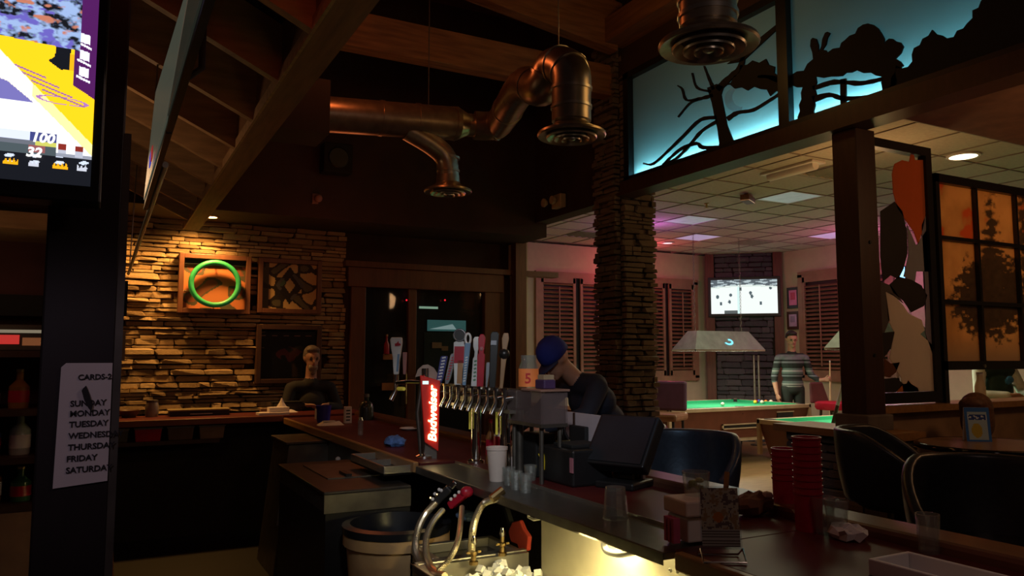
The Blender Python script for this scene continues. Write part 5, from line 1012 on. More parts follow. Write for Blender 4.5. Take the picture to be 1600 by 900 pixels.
face('white_badge', [(659, 602), (668, 602), (668, 597), (659, 597)], -.046, .003, glow('badge', '#d8fff8', 1.2))
# clutter on the far bar end
p = hz(612, 697, BT); o = thing('blue_cloth', 'balled blue cloth on the red bar by the tap column', 'cloth', (p.x + .02, p.y, BT)); rd = random.Random(4); m = MB().ball((0, 0, .025), .062, 18, (1, 1.15, .55)); m.v = [(x + rd.uniform(-.008, .008), y + rd.uniform(-.008, .008), max(0, z + rd.uniform(-.008, .008))) for x, y, z in m.v]; m.build('folds', mat('blue_towel', (.10, .22, .55), .9, var=.4, scale=40), o, 30); MB().ball((.03, .03, .02), .03, 10, (1, 1, .6)).build('loose_end', mat('blue_towel', (.10, .22, .55), .9), o, 30)
def simple(name, label, cat, px, py, z, fn):
    p = hz(px, py, z)
    if z == LB: p.y = min(max(p.y, yb + .12), yb + .40)
    o = thing(name, label, cat, (p.x, p.y, z)); fn(o); return o
simple('blue_cup', 'deep blue plastic cup at the far bar corner', 'cup', 505, 660, BT, lambda o: (MB().lathe([(.05, 0), (.062, .13), (.064, .135), (.058, .135), (.048, .006)], 20, close=False).build('body', mat('blue_plastic', (.03, .03, .38), .35), o, 40), MB().lathe([(.048, .004), (.048, .008)], 20).build('bottom', mat('blue_plastic', (.03, .03, .38), .35), o), MB().box(-.064, -.058, -.02, .02, .03, .11).build('pale_label', M_PAPER, o)))
simple('white_carton', 'slim white carton standing on the far bar', 'carton', 543, 661, BT, lambda o: (MB().box(-.028, .028, -.02, .02, 0, .13).build('body', M_PAPER, o, bevel=.003), [MB().box(-.018, .014, -.022, -.02, .02 + .025 * i, .03 + .025 * i).build('print_line', M_INK, o) for i in range(4)]))
simple('white_napkin', 'crumpled white napkin in front of the blue cup', 'napkin', 515, 664, BT, lambda o: (MB().hexa([(-.10, -.05, 0), (.10, -.06, 0), (.09, .05, 0), (-.09, .05, 0)], [(-.06, -.03, .018), (.07, -.02, .03), (.05, .03, .022), (-.05, .02, .03)]).build('folds', M_WHITE, o), MB().box(-.05, .04, -.02, .02, .025, .032).build('top_fold', M_WHITE, o)))
simple('dark_bottle', 'dark squat bottle on the bar behind the white carton', 'bottle', 572, 656, BT, lambda o: (MB().lathe([(.06, 0), (.062, .10), (.05, .14), (.02, .16), (.02, .19)], 18).build('body', mat('grey_jug', (.03, .04, .035), .25), o, 40), MB().lathe([(.024, .19), (.024, .215)], 12).build('cap', M_STEELD, o)))
simple('salt_shaker', 'small glass shaker on the bar in front of the carton', 'shaker', 563, 680, BT, lambda o: (MB().lathe([(.018, 0), (.018, .10)], 12).build('body', M_GLASS, o, 40), MB().lathe([(.019, .10), (.012, .12)], 12).build('cap', M_CHROME, o, 40)))
simple('white_pad', 'stack of white paper at the inner bar corner', 'paper', 462, 660, LB, lambda o: (MB().box(-.13, .13, -.03, .12, 0, .02).build('lower_sheets', M_PAPER, o), MB().box(-.03, .14, .03, .15, .02, .06).build('upper_pack', M_PAPER, o)))
simple('tissue', 'peaked white tissue on the rear counter below the dark picture', 'tissue', 430, 641, LB, lambda o: (MB().hexa([(-.14, -.06, 0), (.14, -.06, 0), (.14, .06, 0), (-.14, .06, 0)], [(-.10, -.03, .03), (.10, -.03, .02), (.10, .04, .02), (-.10, .04, .03)]).build('sheet', M_PAPER, o), MB().lathe([(.06, .03), (.02, .09), (.004, .13)], 8).build('peak', M_PAPER, o)))
simple('serving_tray', 'flat dark tray with pale rim on the rear counter under the stone wall', 'tray', 290, 636, LB, lambda o: (MB().box(-.24, .24, -.10, .10, 0, .045).build('tray', M_BLACK, o, bevel=.004), MB().box(-.25, .25, -.11, .11, .045, .055).build('rim', mat('olive_lid', (.28, .22, .10), .4), o), MB().box(-.08, .10, -.115, -.11, .015, .022).build('bright_edge', M_STEEL, o)))
simple('glass_jar', 'cloudy glass jar on the rear counter near the post', 'jar', 232, 645, LB, lambda o: (MB().lathe([(.05, 0), (.055, .08), (.045, .12)], 16).build('body', mat('cloudy', (.30, .25, .20), .3), o, 40), MB().lathe([(.047, .12), (.047, .14)], 14).build('lid', M_STEELD, o)))
simple('ash_bowl', 'dark shallow bowl on the rear counter left of the cloudy jar', 'bowl', 198, 645, LB, lambda o: (MB().lathe([(.05, 0), (.09, .06), (.085, .06), (.045, .01)], 18, close=False).build('bowl', mat('brown_bowl', (.10, .05, .03), .4), o, 40), MB().lathe([(.045, .0), (.045, .01)], 18).build('foot', M_DKWOOD, o)))
simple('remote', 'pale remote control lying on the rear counter', 'remote', 402, 636, LB, lambda o: (MB().box(-.12, .12, -.03, .03, 0, .04).build('body', mat('tan_case', (.35, .22, .14), .5), o, bevel=.006), MB().box(-.05, .05, -.02, .02, .04, .045).build('keypad', M_BLACK, o)))
simple('black_tub', 'low black tub beside the tissue on the rear counter', 'tub', 425, 640, LB, lambda o: (MB().box(-.05, .22, .08, .18, 0, .08).build('body', M_BLACK, o, bevel=.006), MB().box(-.055, .225, .075, .185, .08, .09).build('rim', M_BLACKM, o)))
simple('lipped_plate', 'small white plate on the bar beside the tap column', 'plate', 640, 672, BT, lambda o: (MB().lathe([(.04, 0), (.075, .014), (.07, .018), (.035, .006)], 22, close=False).build('plate', M_WHITE, o, 40), MB().lathe([(.036, 0), (.036, .006)], 20).build('foot', M_WHITE, o)))
# ================================================================== POOL TABLES
def pool_table(label, x, y, LX=2.6, LY=1.5):
    t = thing('pool_table', label, 'pool table', (x, y, 0)); r = .13
    lo = [(.10, .10, .38), (LX - .10, .10, .38), (LX - .10, LY - .10, .38), (.10, LY - .10, .38)]; hi = [(.02, .02, .75), (LX - .02, .02, .75), (LX - .02, LY - .02, .75), (.02, LY - .02, .75)]
    b = MB().hexa(lo, hi).build('cabinet', M_TABLEW, t); MB().box(.12, LX - .12, .12, LY - .12, .33, .38).build('base_trim', M_TABLER, t)
    for px in (.25, LX - .45):
        for py in (.2, LY - .4): MB().hexa([(px + .02, py + .02, 0), (px + .18, py + .02, 0), (px + .18, py + .18, 0), (px + .02, py + .18, 0)], [(px, py, .34), (px + .2, py, .34), (px + .2, py + .2, .34), (px, py + .2, .34)]).build('leg', M_BLACK, t)
    MB().box(r, LX - r, r, LY - r, .755, .765).build('cloth_bed', M_FELT, t)
    for q in ((0, LX, 0, r - .05), (0, LX, LY - r + .05, LY), (0, r - .05, r - .05, LY - r + .05), (LX - r + .05, LX, r - .05, LY - r + .05)): MB().box(q[0], q[1], q[2], q[3], .75, .80).build('rail', M_TABLER, t, bevel=.006)
    c0, c1 = r - .05, r
    for q in ((.17, LX / 2 - .06, c0, c1), (LX / 2 + .06, LX - .17, c0, c1), (.17, LX / 2 - .06, LY - c1, LY - c0), (LX / 2 + .06, LX - .17, LY - c1, LY - c0), (c0, c1, .17, LY - .17), (LX - c1, LX - c0, .17, LY - .17)): MB().box(q[0], q[1], q[2], q[3], .765, .80).build('cushion', M_FELT, t)
    for px, py in ((.10, .10), (LX / 2, .09), (LX - .10, .10), (.10, LY - .10), (LX / 2, LY - .09), (LX - .10, LY - .10)): MB().lathe([(.062, .7), (.062, .803)], 16).build('pocket', M_BLACKM, t, loc=(px, py, 0))
    for px in (0, LX):
        for py in (0, LY): sx = 1 if px == 0 else -1; sy = 1 if py == 0 else -1; MB().box(min(px, px + .04 * sx), max(px, px + .04 * sx), min(py, py + .04 * sy), max(py, py + .04 * sy), .42, .805).build('corner_trim', M_TABLER, t)
    s = MB().box(.95, 1.75, .045, .06, .52, .56).build('return_tray', M_BLACK, t); MB().box(.93, 1.77, .03, .05, .505, .52).box(.93, 1.77, .03, .05, .56, .575).box(.93, .95, .03, .05, .505, .575).box(1.75, 1.77, .03, .05, .505, .575).build('tray_frame', M_TABLER, s)
    c = MB().box(1.95, 2.25, .02, .05, .62, .70).build('coin_slot', M_BLACK, t); MB().box(1.93, 2.27, .015, .03, .70, .715).build('slot_frame', M_TABLER, c)
    for i in range(1, 4):
        for py in (.05, LY - .05): MB().lathe([(.012, .80), (.012, .802)], 8).build('sight_dot', M_WHITE, t, loc=(LX * i / 4, py, 0))
    return t
pool_table('farther green pool table under the lit hanging lamp', 6.45, 7.82)
pool_table('nearer green pool table half hidden behind the dark post', 6.40, 4.78)
BALL = {'white': (.85, .82, .75), 'yellow': (.8, .6, .05), 'red': (.5, .03, .03), 'blue': (.03, .06, .4), 'orange': (.75, .25, .03), 'cream': (.8, .75, .6)}
bc = hz(1192, 628, .79)
for c, x, y, l in (('white', hz(1129, 632, .79).x, hz(1129, 632, .79).y, 'white cue ball alone on the farther pool table'), ('yellow', bc.x - .16, bc.y, 'yellow ball at the left of the racked cluster'), ('cream', bc.x - .07, bc.y - .05, 'cream ball in the racked cluster'), ('red', bc.x - .08, bc.y + .06, 'red ball at the back of the cluster'), ('blue', bc.x, bc.y + .08, 'blue ball in the middle of the cluster'), ('orange', bc.x + .03, bc.y - .03, 'orange ball at the front of the cluster'), ('cream', bc.x + .12, bc.y - .05, 'cream ball at the right end of the cluster')):
    o = tag(MB().ball((0, 0, .0286), .0286, 14).build('pool_ball', mat('ball_' + c, BALL[c], .1, var=.02), None, 60), l, 'ball', 'pool balls'); o.location = (x, y, .765)
def pool_lamp(label, x, y, on):
    t = thing('pool_lamp', label, 'lamp', (x, y, 1.57)); a, b, c, d = .68, .26, .50, .10
    s = MB(); lo = [(-a, -b, 0), (a, -b, 0), (a, b, 0), (-a, b, 0)]; hi = [(-c, -d, .28), (c, -d, .28), (c, d, .28), (-c, d, .28)]
    s._add(lo + hi, [(4, 5, 6, 7), (0, 1, 5, 4), (1, 2, 6, 5), (2, 3, 7, 6), (3, 0, 4, 7)]); sh = s.build('shade', mat('grey_green_shade', (.22, .28, .24), .45), t)
    so = sh.modifiers.new('thick', 'SOLIDIFY'); so.thickness = .008
    MB().box(-a, a, -b, -b + .012, -.012, .012).box(-a, a, b - .012, b, -.012, .012).box(-a, -a + .012, -b, b, -.012, .012).box(a - .012, a, -b, b, -.012, .012).build('rim', M_CHROME, t)
    m = MB()
    for i in range(14):
        th = R(200 + 20 * i); m.v += [(.02 + (.105 - .004 * i) * math.cos(th), 0, .14 + (.075 - .003 * i) * math.sin(th)), (.02 + (.070 - .004 * i) * math.cos(th), 0, .14 + (.046 - .003 * i) * math.sin(th))]
    m.f = [(2 * i, 2 * i + 1, 2 * i + 3, 2 * i + 2) for i in range(13)]; lg = m.build('swirl_logo', glow('cyan_logo', '#7fe6ff', 1.3 if on else .3), t); lg.location = (0, -b + .07 - .012, 0); lg.rotation_euler = (-math.atan2(b - d, .28), 0, 0); lg.location = (0, -.262, .01)
    for k in (-.3, .3): MB().tube([(k, 0, .10), (k + .12, 0, .10)], .04, 10).build('bulb', mat('pool_bulb', (.9, .9, .8), .4, emis=(1, .95, .75), estr=3), t)
    for k in (-.45, .45):
        ch = MB()
        for i in range(28): ch.tube(arc((k, 0, .29 + i * .051), .013, 0, 2 * PI, 6, (1, 0, 0) if i % 2 else (0, 1, 0), (0, 0, 2.0)), .003, 4, False)
        ch.build('chain', M_STEELD, t)
    lamp('AREA', 'pool_lamp_light', (x, y, 1.60), (1.0, 0.95, 0.72), 26, 0.35, (x, y, 0), size_y=1.1).rotation_euler = (0, 0, R(90))
    return t
pool_lamp('trapezoid lamp with a glowing swirl hanging over the farther table', 8.02, 8.57, True)
pool_lamp('second trapezoid lamp half hidden by the dark post', hz(1360, 546, 1.57).x if False else 7.62, 5.55, False)
# television on the corner pillar
tc = (P0 + P1) / 2 + dn * .13; zt_, zb_ = hy(1165, 437, tc.y).z, hy(1165, 490, tc.y).z
pt = thing('television', 'wall television showing a hockey game on the dark stone pillar', 'television', (tc.x, tc.y, zb_), math.atan2(du.y, du.x)); hW, hH = .56, zt_ - zb_
MB().box(-hW - .05, hW + .05, 0, .07, -.05, hH + .05).build('casing', M_BLACK, pt, bevel=.006); MB().box(-.2, .2, .07, .12, .1, .4).build('wall_mount', M_BLACKM, pt)
def hockey(a, b):
    rd_ = (math.sin(a * 129 + b * 782) * 43758.5) % 1
    if b > .78 + .06 * math.sin(a * 3): return (.10, .13, .15) if vn(a * 3, b * 6, 10) > -.3 else (.45, .55, .58)
    if abs(b - .76 - .05 * math.sin(a * 3)) < .02: return (.75, .85, .8)
    for x, y in ((.3, .55), (.28, .35), (.6, .6), (.62, .5), (.75, .3), (.9, .75), (.45, .72), (.1, .5), (.15, .3)):
        if (a - x) ** 2 / .0004 + (b - y) ** 2 / .003 < 1: return (.08, .12, .14)
    if abs(a - .42) < .015: return (.7, .95, .92)
    if b < .1 and .2 < a < .4: return (.1, .12, .12)
    return (.93, 1.0, .97)
picture('screen', (-hW, -.002, 0), (hW * 2, 0, 0), (0, 0, hH), 90, 52, hockey, mat_print('hockey_screen', 1.0), pt)
# framed notices beside it, on the right wall
for py0, py1, c, l in ((448, 482, '#d77aa8', 'upper framed red print beside the shuttered window'), (486, 515, '#b9a6c8', 'lower framed pale certificate beside the shuttered window')):
    a, b = hx(1230, py1, 10.46), hx(1248, py0, 10.46); o = thing('framed_print', l, 'picture', (10.46, a.y, a.z)); wy, hz_ = b.y - a.y, b.z - a.z
    MB().box(0, .04, wy, 0, 0, hz_).build('frame', M_BLACK if c == '#d77aa8' else M_DKWOOD, o); MB().box(-.004, 0, wy + .05, -.05, .05, hz_ - .05).build('sheet', mat('sheet' + c, lin(c), .6), o); MB().box(-.007, -.004, wy * .68, wy * .32, hz_ * .4, hz_ * .75).build('emblem', mat('emblem' + c, (.5, .05, .12) if c == '#d77aa8' else (.3, .25, .4), .6), o)
p = hx(1407, 427, 10.46); o = thing('blue_screen', 'small bright blue screen seen through the leaf window', 'screen', (10.46, p.y, p.z)); MB().box(0, .04, -.08, .08, -.10, .10).build('casing', M_BLACK, o); MB().box(-.004, 0, -.07, .07, -.09, .09).build('face', glow('blue_face', '#8fd0ff', 3.5), o)
for px, l in ((1179, 'left slim metal pole in front of the dark pillar'), (1186, 'right slim metal pole in front of the dark pillar')):
    p = hz(px, 628, .8); x_, y_ = hy(px, 600, 9.55).x, 9.55; o = thing('metal_pole', l, 'pole', (x_, y_, 0), 0, 'slim poles by the pillar'); MB().tube([(0, 0, .02), (0, 0, 1.5)], .018, 10).build('shaft', M_STEEL, o, 50); MB().lathe([(.09, 0), (.09, .02)], 16).build('foot', M_STEELD, o)
# cue sticks
def cue(label, a, b):
    a, b = Vector(a), Vector(b); o = thing('cue_stick', label, 'cue', tuple(a)); d_ = b - a; MB().tube([(0, 0, 0), tuple(d_ * .35)], [.020, .018], 10).build('butt', M_DKWOOD if 'leaning' in label else M_BAREDGE, o, 50); MB().tube([tuple(d_ * .35), tuple(d_ * .98)], [.018, .010], 10).build('shaft', mat('maple', (.70, .50, .28), .4) if 'held' in label else mat('grey_cue', (.45, .42, .45), .3), o, 50); MB().tube([tuple(d_ * .98), tuple(d_)], .010, 8).build('tip', M_WHITE, o); return o
# ================================================================== STOOLS
def bucket_stool(label, x, y, rz, seat=.72, grp='black bucket bar stools', top=.36):
    t = thing('bar_stool', label, 'stool', (x, y, 0), rz, grp)
    MB().lathe([(.19, seat - .02), (.215, seat), (.215, seat + .05), (.19, seat + .075), (.02, seat + .085)], 24).build('seat', M_VINYL, t, 50)
    m = MB(); na, nh = 26, 8
    for j in range(nh + 1):
        for i in range(na + 1):
            an = R(-118 + 236 * i / na); k = abs(an) / R(118); tp = top * (1 - .55 * max(0, (k - .45) / .55) ** 1.5); r = .215 + .045 * (j / nh) + .012 * math.sin(PI * j / nh)
            m.v.append((r * math.cos(an), r * math.sin(an), seat + .02 + tp * j / nh))
    m.f = [(j * (na + 1) + i, j * (na + 1) + i + 1, (j + 1) * (na + 1) + i + 1, (j + 1) * (na + 1) + i) for j in range(nh) for i in range(na)]
    b = m.build('backrest', M_VINYL, t, 60); s = b.modifiers.new('thick', 'SOLIDIFY'); s.thickness = .045; s.offset = 1; bv = b.modifiers.new('round', 'BEVEL'); bv.width = .018; bv.segments = 3
    MB().tube([(0, 0, .03), (0, 0, seat - .02)], .035, 14).build('pedestal', M_BLACK, t, 50); MB().lathe([(.22, 0), (.22, .012), (.05, .04)], 24).build('base', M_BLACK, t, 40)
    fr_ = MB().tube([(.17 * math.cos(2 * PI * i / 24), .17 * math.sin(2 * PI * i / 24), .28) for i in range(25)], .011, 8, False).build('foot_ring', M_CHROME, t, 60); MB().bar((-.17, 0, .28), (.17, 0, .28), .014, .014).bar((0, -.17, .28), (0, .17, .28), .014, .014).build('spoke', M_CHROME, fr_)
    return t
bucket_stool('black bucket bar stool in front of the farther pool table', 2.64, 3.12, R(30))
bucket_stool('black bucket bar stool mostly hidden behind the register', 2.68, 3.75, R(20))
bucket_stool('black bucket stool left of the round table', 3.66, 2.62, R(120), .74)
bucket_stool('large dark stool at the lower right in front of the round table', 2.98, 1.75, R(40), .72)
# small red stool and brown chair in the pool room
p = hy(1300, 630, 7.2); o = thing('red_stool', 'red padded stool with a dark back by the violet wall', 'stool', (p.x, 7.2, 0)); sz_ = hy(1300, 640, 7.2).z
MB().lathe([(.20, sz_), (.22, sz_ + .03), (.22, sz_ + .09), (.18, sz_ + .11)], 20).build('seat', M_RED, o, 40); MB().hexa([(-.18, .18, sz_ + .08), (.18, .18, sz_ + .08), (.18, .22, sz_ + .08), (-.18, .22, sz_ + .08)], [(-.12, .24, sz_ + .36), (.12, .24, sz_ + .36), (.12, .28, sz_ + .36), (-.12, .28, sz_ + .36)]).build('backrest', mat('maroon_vinyl', (.10, .02, .025), .4), o, bevel=.02)
for a in range(4): MB().tube([(.14 * math.cos(a * PI / 2 + .78), .14 * math.sin(a * PI / 2 + .78), sz_), (.2 * math.cos(a * PI / 2 + .78), .2 * math.sin(a * PI / 2 + .78), 0)], .018, 8).build('leg', M_STEELD, o)
o = thing('brown_chair', 'brown vinyl chair between the stone column and the farther table', 'chair', (6.02, hx(1036, 610, 6.02).y, 0), R(-60)); sz_ = .72
MB().box(-.24, .24, -.22, .22, sz_, sz_ + .09).build('seat', mat('tan_vinyl', (.28, .14, .08), .45), o, bevel=.03); MB().hexa([(-.22, .18, sz_ + .1), (.22, .18, sz_ + .1), (.22, .24, sz_ + .1), (-.22, .24, sz_ + .1)], [(-.2, .26, sz_ + .46), (.2, .26, sz_ + .46), (.2, .32, sz_ + .46), (-.2, .32, sz_ + .46)]).build('backrest', mat('purple_vinyl', (.09, .04, .08), .35), o, bevel=.06)
for a in ((-.2, -.18), (.2, -.18), (-.2, .18), (.2, .18)): MB().tube([(a[0], a[1], 0), (a[0] * .9, a[1] * .9, sz_)], .018, 8).build('leg', M_BLACK, o)
# ================================================================== ROUND TABLE, TENT CARD
RT = (4.36, 2.56); rt_ = thing('round_table', 'round brown high table with a glossy dark edge at the right', 'table', (RT[0], RT[1], 0))
MB().lathe([(.35, .985), (.35, 1.012)], 44).build('top', mat('brown_laminate', (.22, .13, .08), .3, scale=5), rt_); MB().tube([(.36 * math.cos(2 * PI * i / 48), .36 * math.sin(2 * PI * i / 48), .998) for i in range(49)], .016, 10, False).build('edge_band', mat('gloss_black', (.01, .01, .012), .1), rt_, 60)
MB().tube([(0, 0, .03), (0, 0, .985)], .045, 16).build('column', M_BLACK, rt_, 50); MB().lathe([(.30, 0), (.30, .015), (.06, .05)], 28).build('base', M_BLACK, rt_, 40)
p = hz(1527, 689, 1.012); o = thing('tent_card', 'blue tent card with a yellow picture on the round table', 'card', (p.x, p.y, 1.012), R(-40)); 
def tent(a, b):
    if b > .86 or a < .1 or a > .9 or b < .06: return lin('#2f6fc4')
    if .62 < b < .80: return lin('#24489a') if abs(a - .5) < .36 and vn(a * 4, b * 9, 6) > -.7 else lin('#cfe0ea')
    if (a - .45) ** 2 + (b - .32) ** 2 < .045: return lin('#b8a83a')
    return lin('#a9c8d8')
picture('front_face', (-.065, -.035, 0), (.13, 0, 0), (0, .03, .19), 26, 38, tent, mat_print('tent_print', 0), o); MB().hexa([(-.065, -.033, 0), (.065, -.033, 0), (.065, -.031, 0), (-.065, -.031, 0)], [(-.065, -.003, .19), (.065, -.003, .19), (.065, -.001, .19), (-.065, -.001, .19)]).build('front_board', M_WHITE, o); MB().hexa([(-.065, .033, 0), (.065, .033, 0), (.065, .035, 0), (-.065, .035, 0)], [(-.065, .0, .19), (.065, .0, .19), (.065, .002, .19), (-.065, .002, .19)]).build('back_board', M_WHITE, o)
# ================================================================== PEOPLE
def person(name, label, loc, rz, prims, mats, voxel=.010, smooth=3, group=None):
    """prims: (tag, a, b, ra, rb) tapered capsules or (tag, centre, (rx,ry,rz)) ellipsoids, in local metres; one remeshed surface"""
    m = MB(); S = []
    for q in prims:
        if len(q) == 5:
            t, a, b, ra, rb = q; a, b = Vector(a), Vector(b); m.ball(a, ra, 14); m.ball(b, rb, 14)
            if (b - a).length > 1e-4: m.tube([a, b], [ra, rb], 14)
            S.append((t, a, b, ra, rb))
        else:
            t, c, r = q; m.ball(c, 1.0, 18, r); S.append((t, Vector(c), Vector(c), min(r), r))
    me = m.mesh(name + '_cage'); tmp = bpy.data.objects.new(name + '_cage', me); COL.objects.link(tmp)
    rm = tmp.modifiers.new('r', 'REMESH'); rm.mode = 'VOXEL'; rm.voxel_size = voxel; sm = tmp.modifiers.new('s', 'SMOOTH'); sm.iterations = smooth; sm.factor = .5
    me2 = bpy.data.meshes.new_from_object(tmp.evaluated_get(bpy.context.evaluated_depsgraph_get())); bpy.data.objects.remove(tmp)
    keys = list(mats); 
    me2.materials.clear()
    for k in keys: me2.materials.append(mats[k])
    n = len(me2.polygons); C = np.empty(n * 3); me2.polygons.foreach_get('center', C); C = C.reshape(n, 3); best = np.full(n, 1e9); idx = np.zeros(n, int)
    for t, a, b, ra, rb in S:
        a_, b_ = np.array(a), np.array(b)
        if isinstance(rb, tuple): d_ = (np.linalg.norm((C - a_) / np.array(rb), axis=1) - 1) * min(rb)
        else:
            ab = b_ - a_; L2 = max(1e-9, ab @ ab); u_ = np.clip(((C - a_) @ ab) / L2, 0, 1); d_ = np.linalg.norm(C - (a_ + u_[:, None] * ab), axis=1) - (ra + (rb - ra) * u_)
        s = d_ < best; best[s] = d_[s]; idx[s] = keys.index(t)
    me2.polygons.foreach_set('material_index', idx); me2.polygons.foreach_set('use_smooth', [True] * n); me2.name = name
    root = thing('person', label, 'person', loc, rz, group); o = bpy.data.objects.new('body', me2); COL.objects.link(o); o.parent = root
    return root
def head(c, s=1.0, yaw=0.0, pitch=0.0):
    """head facing local -Y, turned by yaw and pitched down; c is the skull centre"""
    Mx = Matrix.Rotation(yaw, 3, 'Z') @ Matrix.Rotation(pitch, 3, 'X'); c = Vector(c); f = lambda p: tuple(c + Mx @ (Vector(p) * s))
    P = [('skin', f((0, .01, .02)), (.076 * s, .094 * s, .098 * s)), ('skin', f((0, -.022, -.045)), (.056 * s, .062 * s, .070 * s)), ('skin', f((0, -.095, -.012)), f((0, -.108, -.03)), .010 * s, .014 * s), ('skin', f((0, -.088, .02)), f((0, -.095, -.012)), .009 * s, .010 * s),
         ('skin', f((0, -.072, -.088)), f((0, -.070, -.09)), .024 * s, .024 * s), ('lips', f((-.018, -.084, -.060)), f((.018, -.084, -.060)), .007 * s, .007 * s), ('skin', f((-.035, -.078, .028)), f((.035, -.078, .028)), .012 * s, .012 * s)]
    for k in (-1, 1): P += [('skin', f((k * .076, .012, -.005)), (.010 * s, .018 * s, .030 * s)), ('eye', f((k * .030, -.083, .004)), f((k * .034, -.083, .004)), .010 * s, .010 * s)]
    return P, f
def hand(wrist, d, side, up, s=1.0, curl=.5, tagn='skin'):
    """palm and five fingers from the wrist along d; side points to the thumb, up is the back of the hand"""
    w_, d, sd = Vector(wrist), Vector(d).normalized(), Vector(side).normalized(); nrm = Vector(up).normalized(); P = []
    kn = w_ + d * .085 * s
    for k in range(4): b = kn + sd * (.030 - .020 * k) * s; P.append((tagn, tuple(w_ + sd * (.018 - .012 * k) * s), tuple(b), .015 * s, .012 * s))
    for k, L in enumerate((.070, .080, .074, .058)):
        b = kn + sd * (.030 - .020 * k) * s; m1 = b + (d * math.cos(curl) - nrm * math.sin(curl)) * L * .55 * s; m2 = m1 + (d * math.cos(curl * 2.2) - nrm * math.sin(curl * 2.2)) * L * .5 * s
        P += [(tagn, tuple(b), tuple(m1), .0095 * s, .009 * s), (tagn, tuple(m1), tuple(m2), .009 * s, .0075 * s)]
    t0 = w_ + d * .025 * s + sd * .022 * s; t1 = t0 + (d * .6 + sd * .8 - nrm * .2).normalized() * .04 * s; t2 = t1 + (d * .95 + sd * .2 - nrm * curl * .6).normalized() * .032 * s
    P += [(tagn, tuple(t0), tuple(t1), .014 * s, .011 * s), (tagn, tuple(t1), tuple(t2), .0105 * s, .009 * s)]; return P
M_LIPS = mat('lips', (.35, .13, .10), .5); M_EYE = mat('eye', (.06, .04, .035), .3); M_JEANS = mat('dark_trousers', (.015, .022, .018), .8); M_SHOE = mat('dark_shoe', (.02, .015, .012), .5)
def hairmat(n, c): return mat(n, c, .6, var=.35, scale=60)
def sweater():
    m = mat('striped_sweater', (.05, .06, .07), .85); nt = m.node_tree; b = nt.nodes['Principled BSDF']; tc = nt.nodes.new('ShaderNodeTexCoord'); sx = nt.nodes.new('ShaderNodeSeparateXYZ'); nt.links.new(tc.outputs['Object'], sx.inputs[0])
    mr = nt.nodes.new('ShaderNodeMapRange'); mr.inputs[1].default_value = .95; mr.inputs[2].default_value = 1.60; nt.links.new(sx.outputs[2], mr.inputs[0]); cr = nt.nodes.new('ShaderNodeValToRGB'); cr.color_ramp.interpolation = 'CONSTANT'; e = cr.color_ramp.elements
    D, G, Wt, Bg = (.018, .024, .022, 1), (.10, .14, .13, 1), (.34, .36, .34, 1), (.16, .18, .20, 1)
    st = [(0, G), (.06, D), (.10, Wt), (.13, D), (.15, Wt), (.18, G), (.24, D), (.34, Bg), (.38, D), (.41, G), (.46, Wt), (.49, G), (.54, D), (.66, Bg), (.70, D), (.74, Bg), (.86, D)]
    e[0].position = 0; e[0].color = st[0][1]; e[1].position = st[1][0]; e[1].color = st[1][1]
    for p_, c_ in st[2:]: e.new(p_).color = c_
    nt.links.new(mr.outputs[0], cr.inputs[0]); nt.links.new(cr.outputs[0], b.inputs['Base Color']); return m
# pool player, standing, cue in his left hand, facing the camera
px_, py_ = 9.40, 8.46; H = 1.87
hp_, hf = head((0, -.02, 1.745), 1.05, 0, .18)
P = hp_ + [('skin', (0, 0, 1.50), (0, -.01, 1.66), .058, .055)]
P += [('top', (0, 0, 1.06), (.165, .115, .14)), ('top', (0, 0, 1.22), (.165, .11, .16)), ('top', (0, 0, 1.38), (.18, .115, .14)), ('top', (-.15, 0, 1.47), (.15, 0, 1.47), .065, .065), ('top', (0, 0, 1.50), (0, 0, 1.52), .085, .07)]
# his right arm (screen left) hangs; his left arm (screen right) holds the cue
P += [('top', (-.20, 0, 1.45), (-.27, .0, 1.18), .062, .052), ('top', (-.27, 0, 1.18), (-.275, -.02, 1.10), .052, .046), ('skin', (-.275, -.02, 1.10), (-.26, -.08, .92), .042, .030)] + hand((-.26, -.08, .92), (.10, -.05, -1), (.3, -1, 0), (-1, -.2, 0), 1.0, .35)
P += [('top', (.20, 0, 1.45), (.28, .01, 1.20), .062, .052), ('top', (.28, .01, 1.20), (.36, -.10, 1.12), .050, .042), ('skin', (.36, -.10, 1.12), (.42, -.17, 1.13), .034, .029)] + hand((.42, -.17, 1.13), (.75, -.55, .15), (0, .1, 1), (.5, .8, 0), 1.0, 1.15)
for k in (-1, 1): P += [('legs', (k * .085, 0, .98), (k * .10, -.01, .53), .095, .065), ('legs', (k * .10, -.01, .53), (k * .11, .02, .10), .062, .048), ('shoe', (k * .11, .04, .045), (k * .12, -.15, .04), .045, .038)]
P += [('legs', (0, 0, .97), (.16, .115, .10))]
body_mats = dict(skin=M_SKIN, top=sweater(), legs=M_JEANS, shoe=M_SHOE, lips=M_LIPS, eye=M_EYE)
yaw_cam = math.atan2(-px_, py_) * -1
pl = person('pool_player', 'man in a striped sweater standing with a cue by the farther table', (px_, py_, 0), R(-32), P, body_mats, .0095)
def hair(root, f, s, m, back=0.0, pts=None):
    q = MB(); base = pts or [((0, .022, .050), (.082, .090, .082)), ((0, -.035, .088), (.068, .052, .036)), ((-.055, .03, .02), (.026, .065, .06)), ((.055, .03, .02), (.026, .065, .06)), ((0, .07, .0), (.06, .045, .07))]
    for c, r in base: q.ball(f(c), 1.0, 16, tuple(x * s for x in r))
    o = q.build('hair', m, root); rm = o.modifiers.new('r', 'REMESH'); rm.mode = 'VOXEL'; rm.voxel_size = .008; sm = o.modifiers.new('s', 'SMOOTH'); sm.iterations = 3; return o
hair(pl, hf, 1.05, hairmat('dark_hair', (.018, .012, .010)))
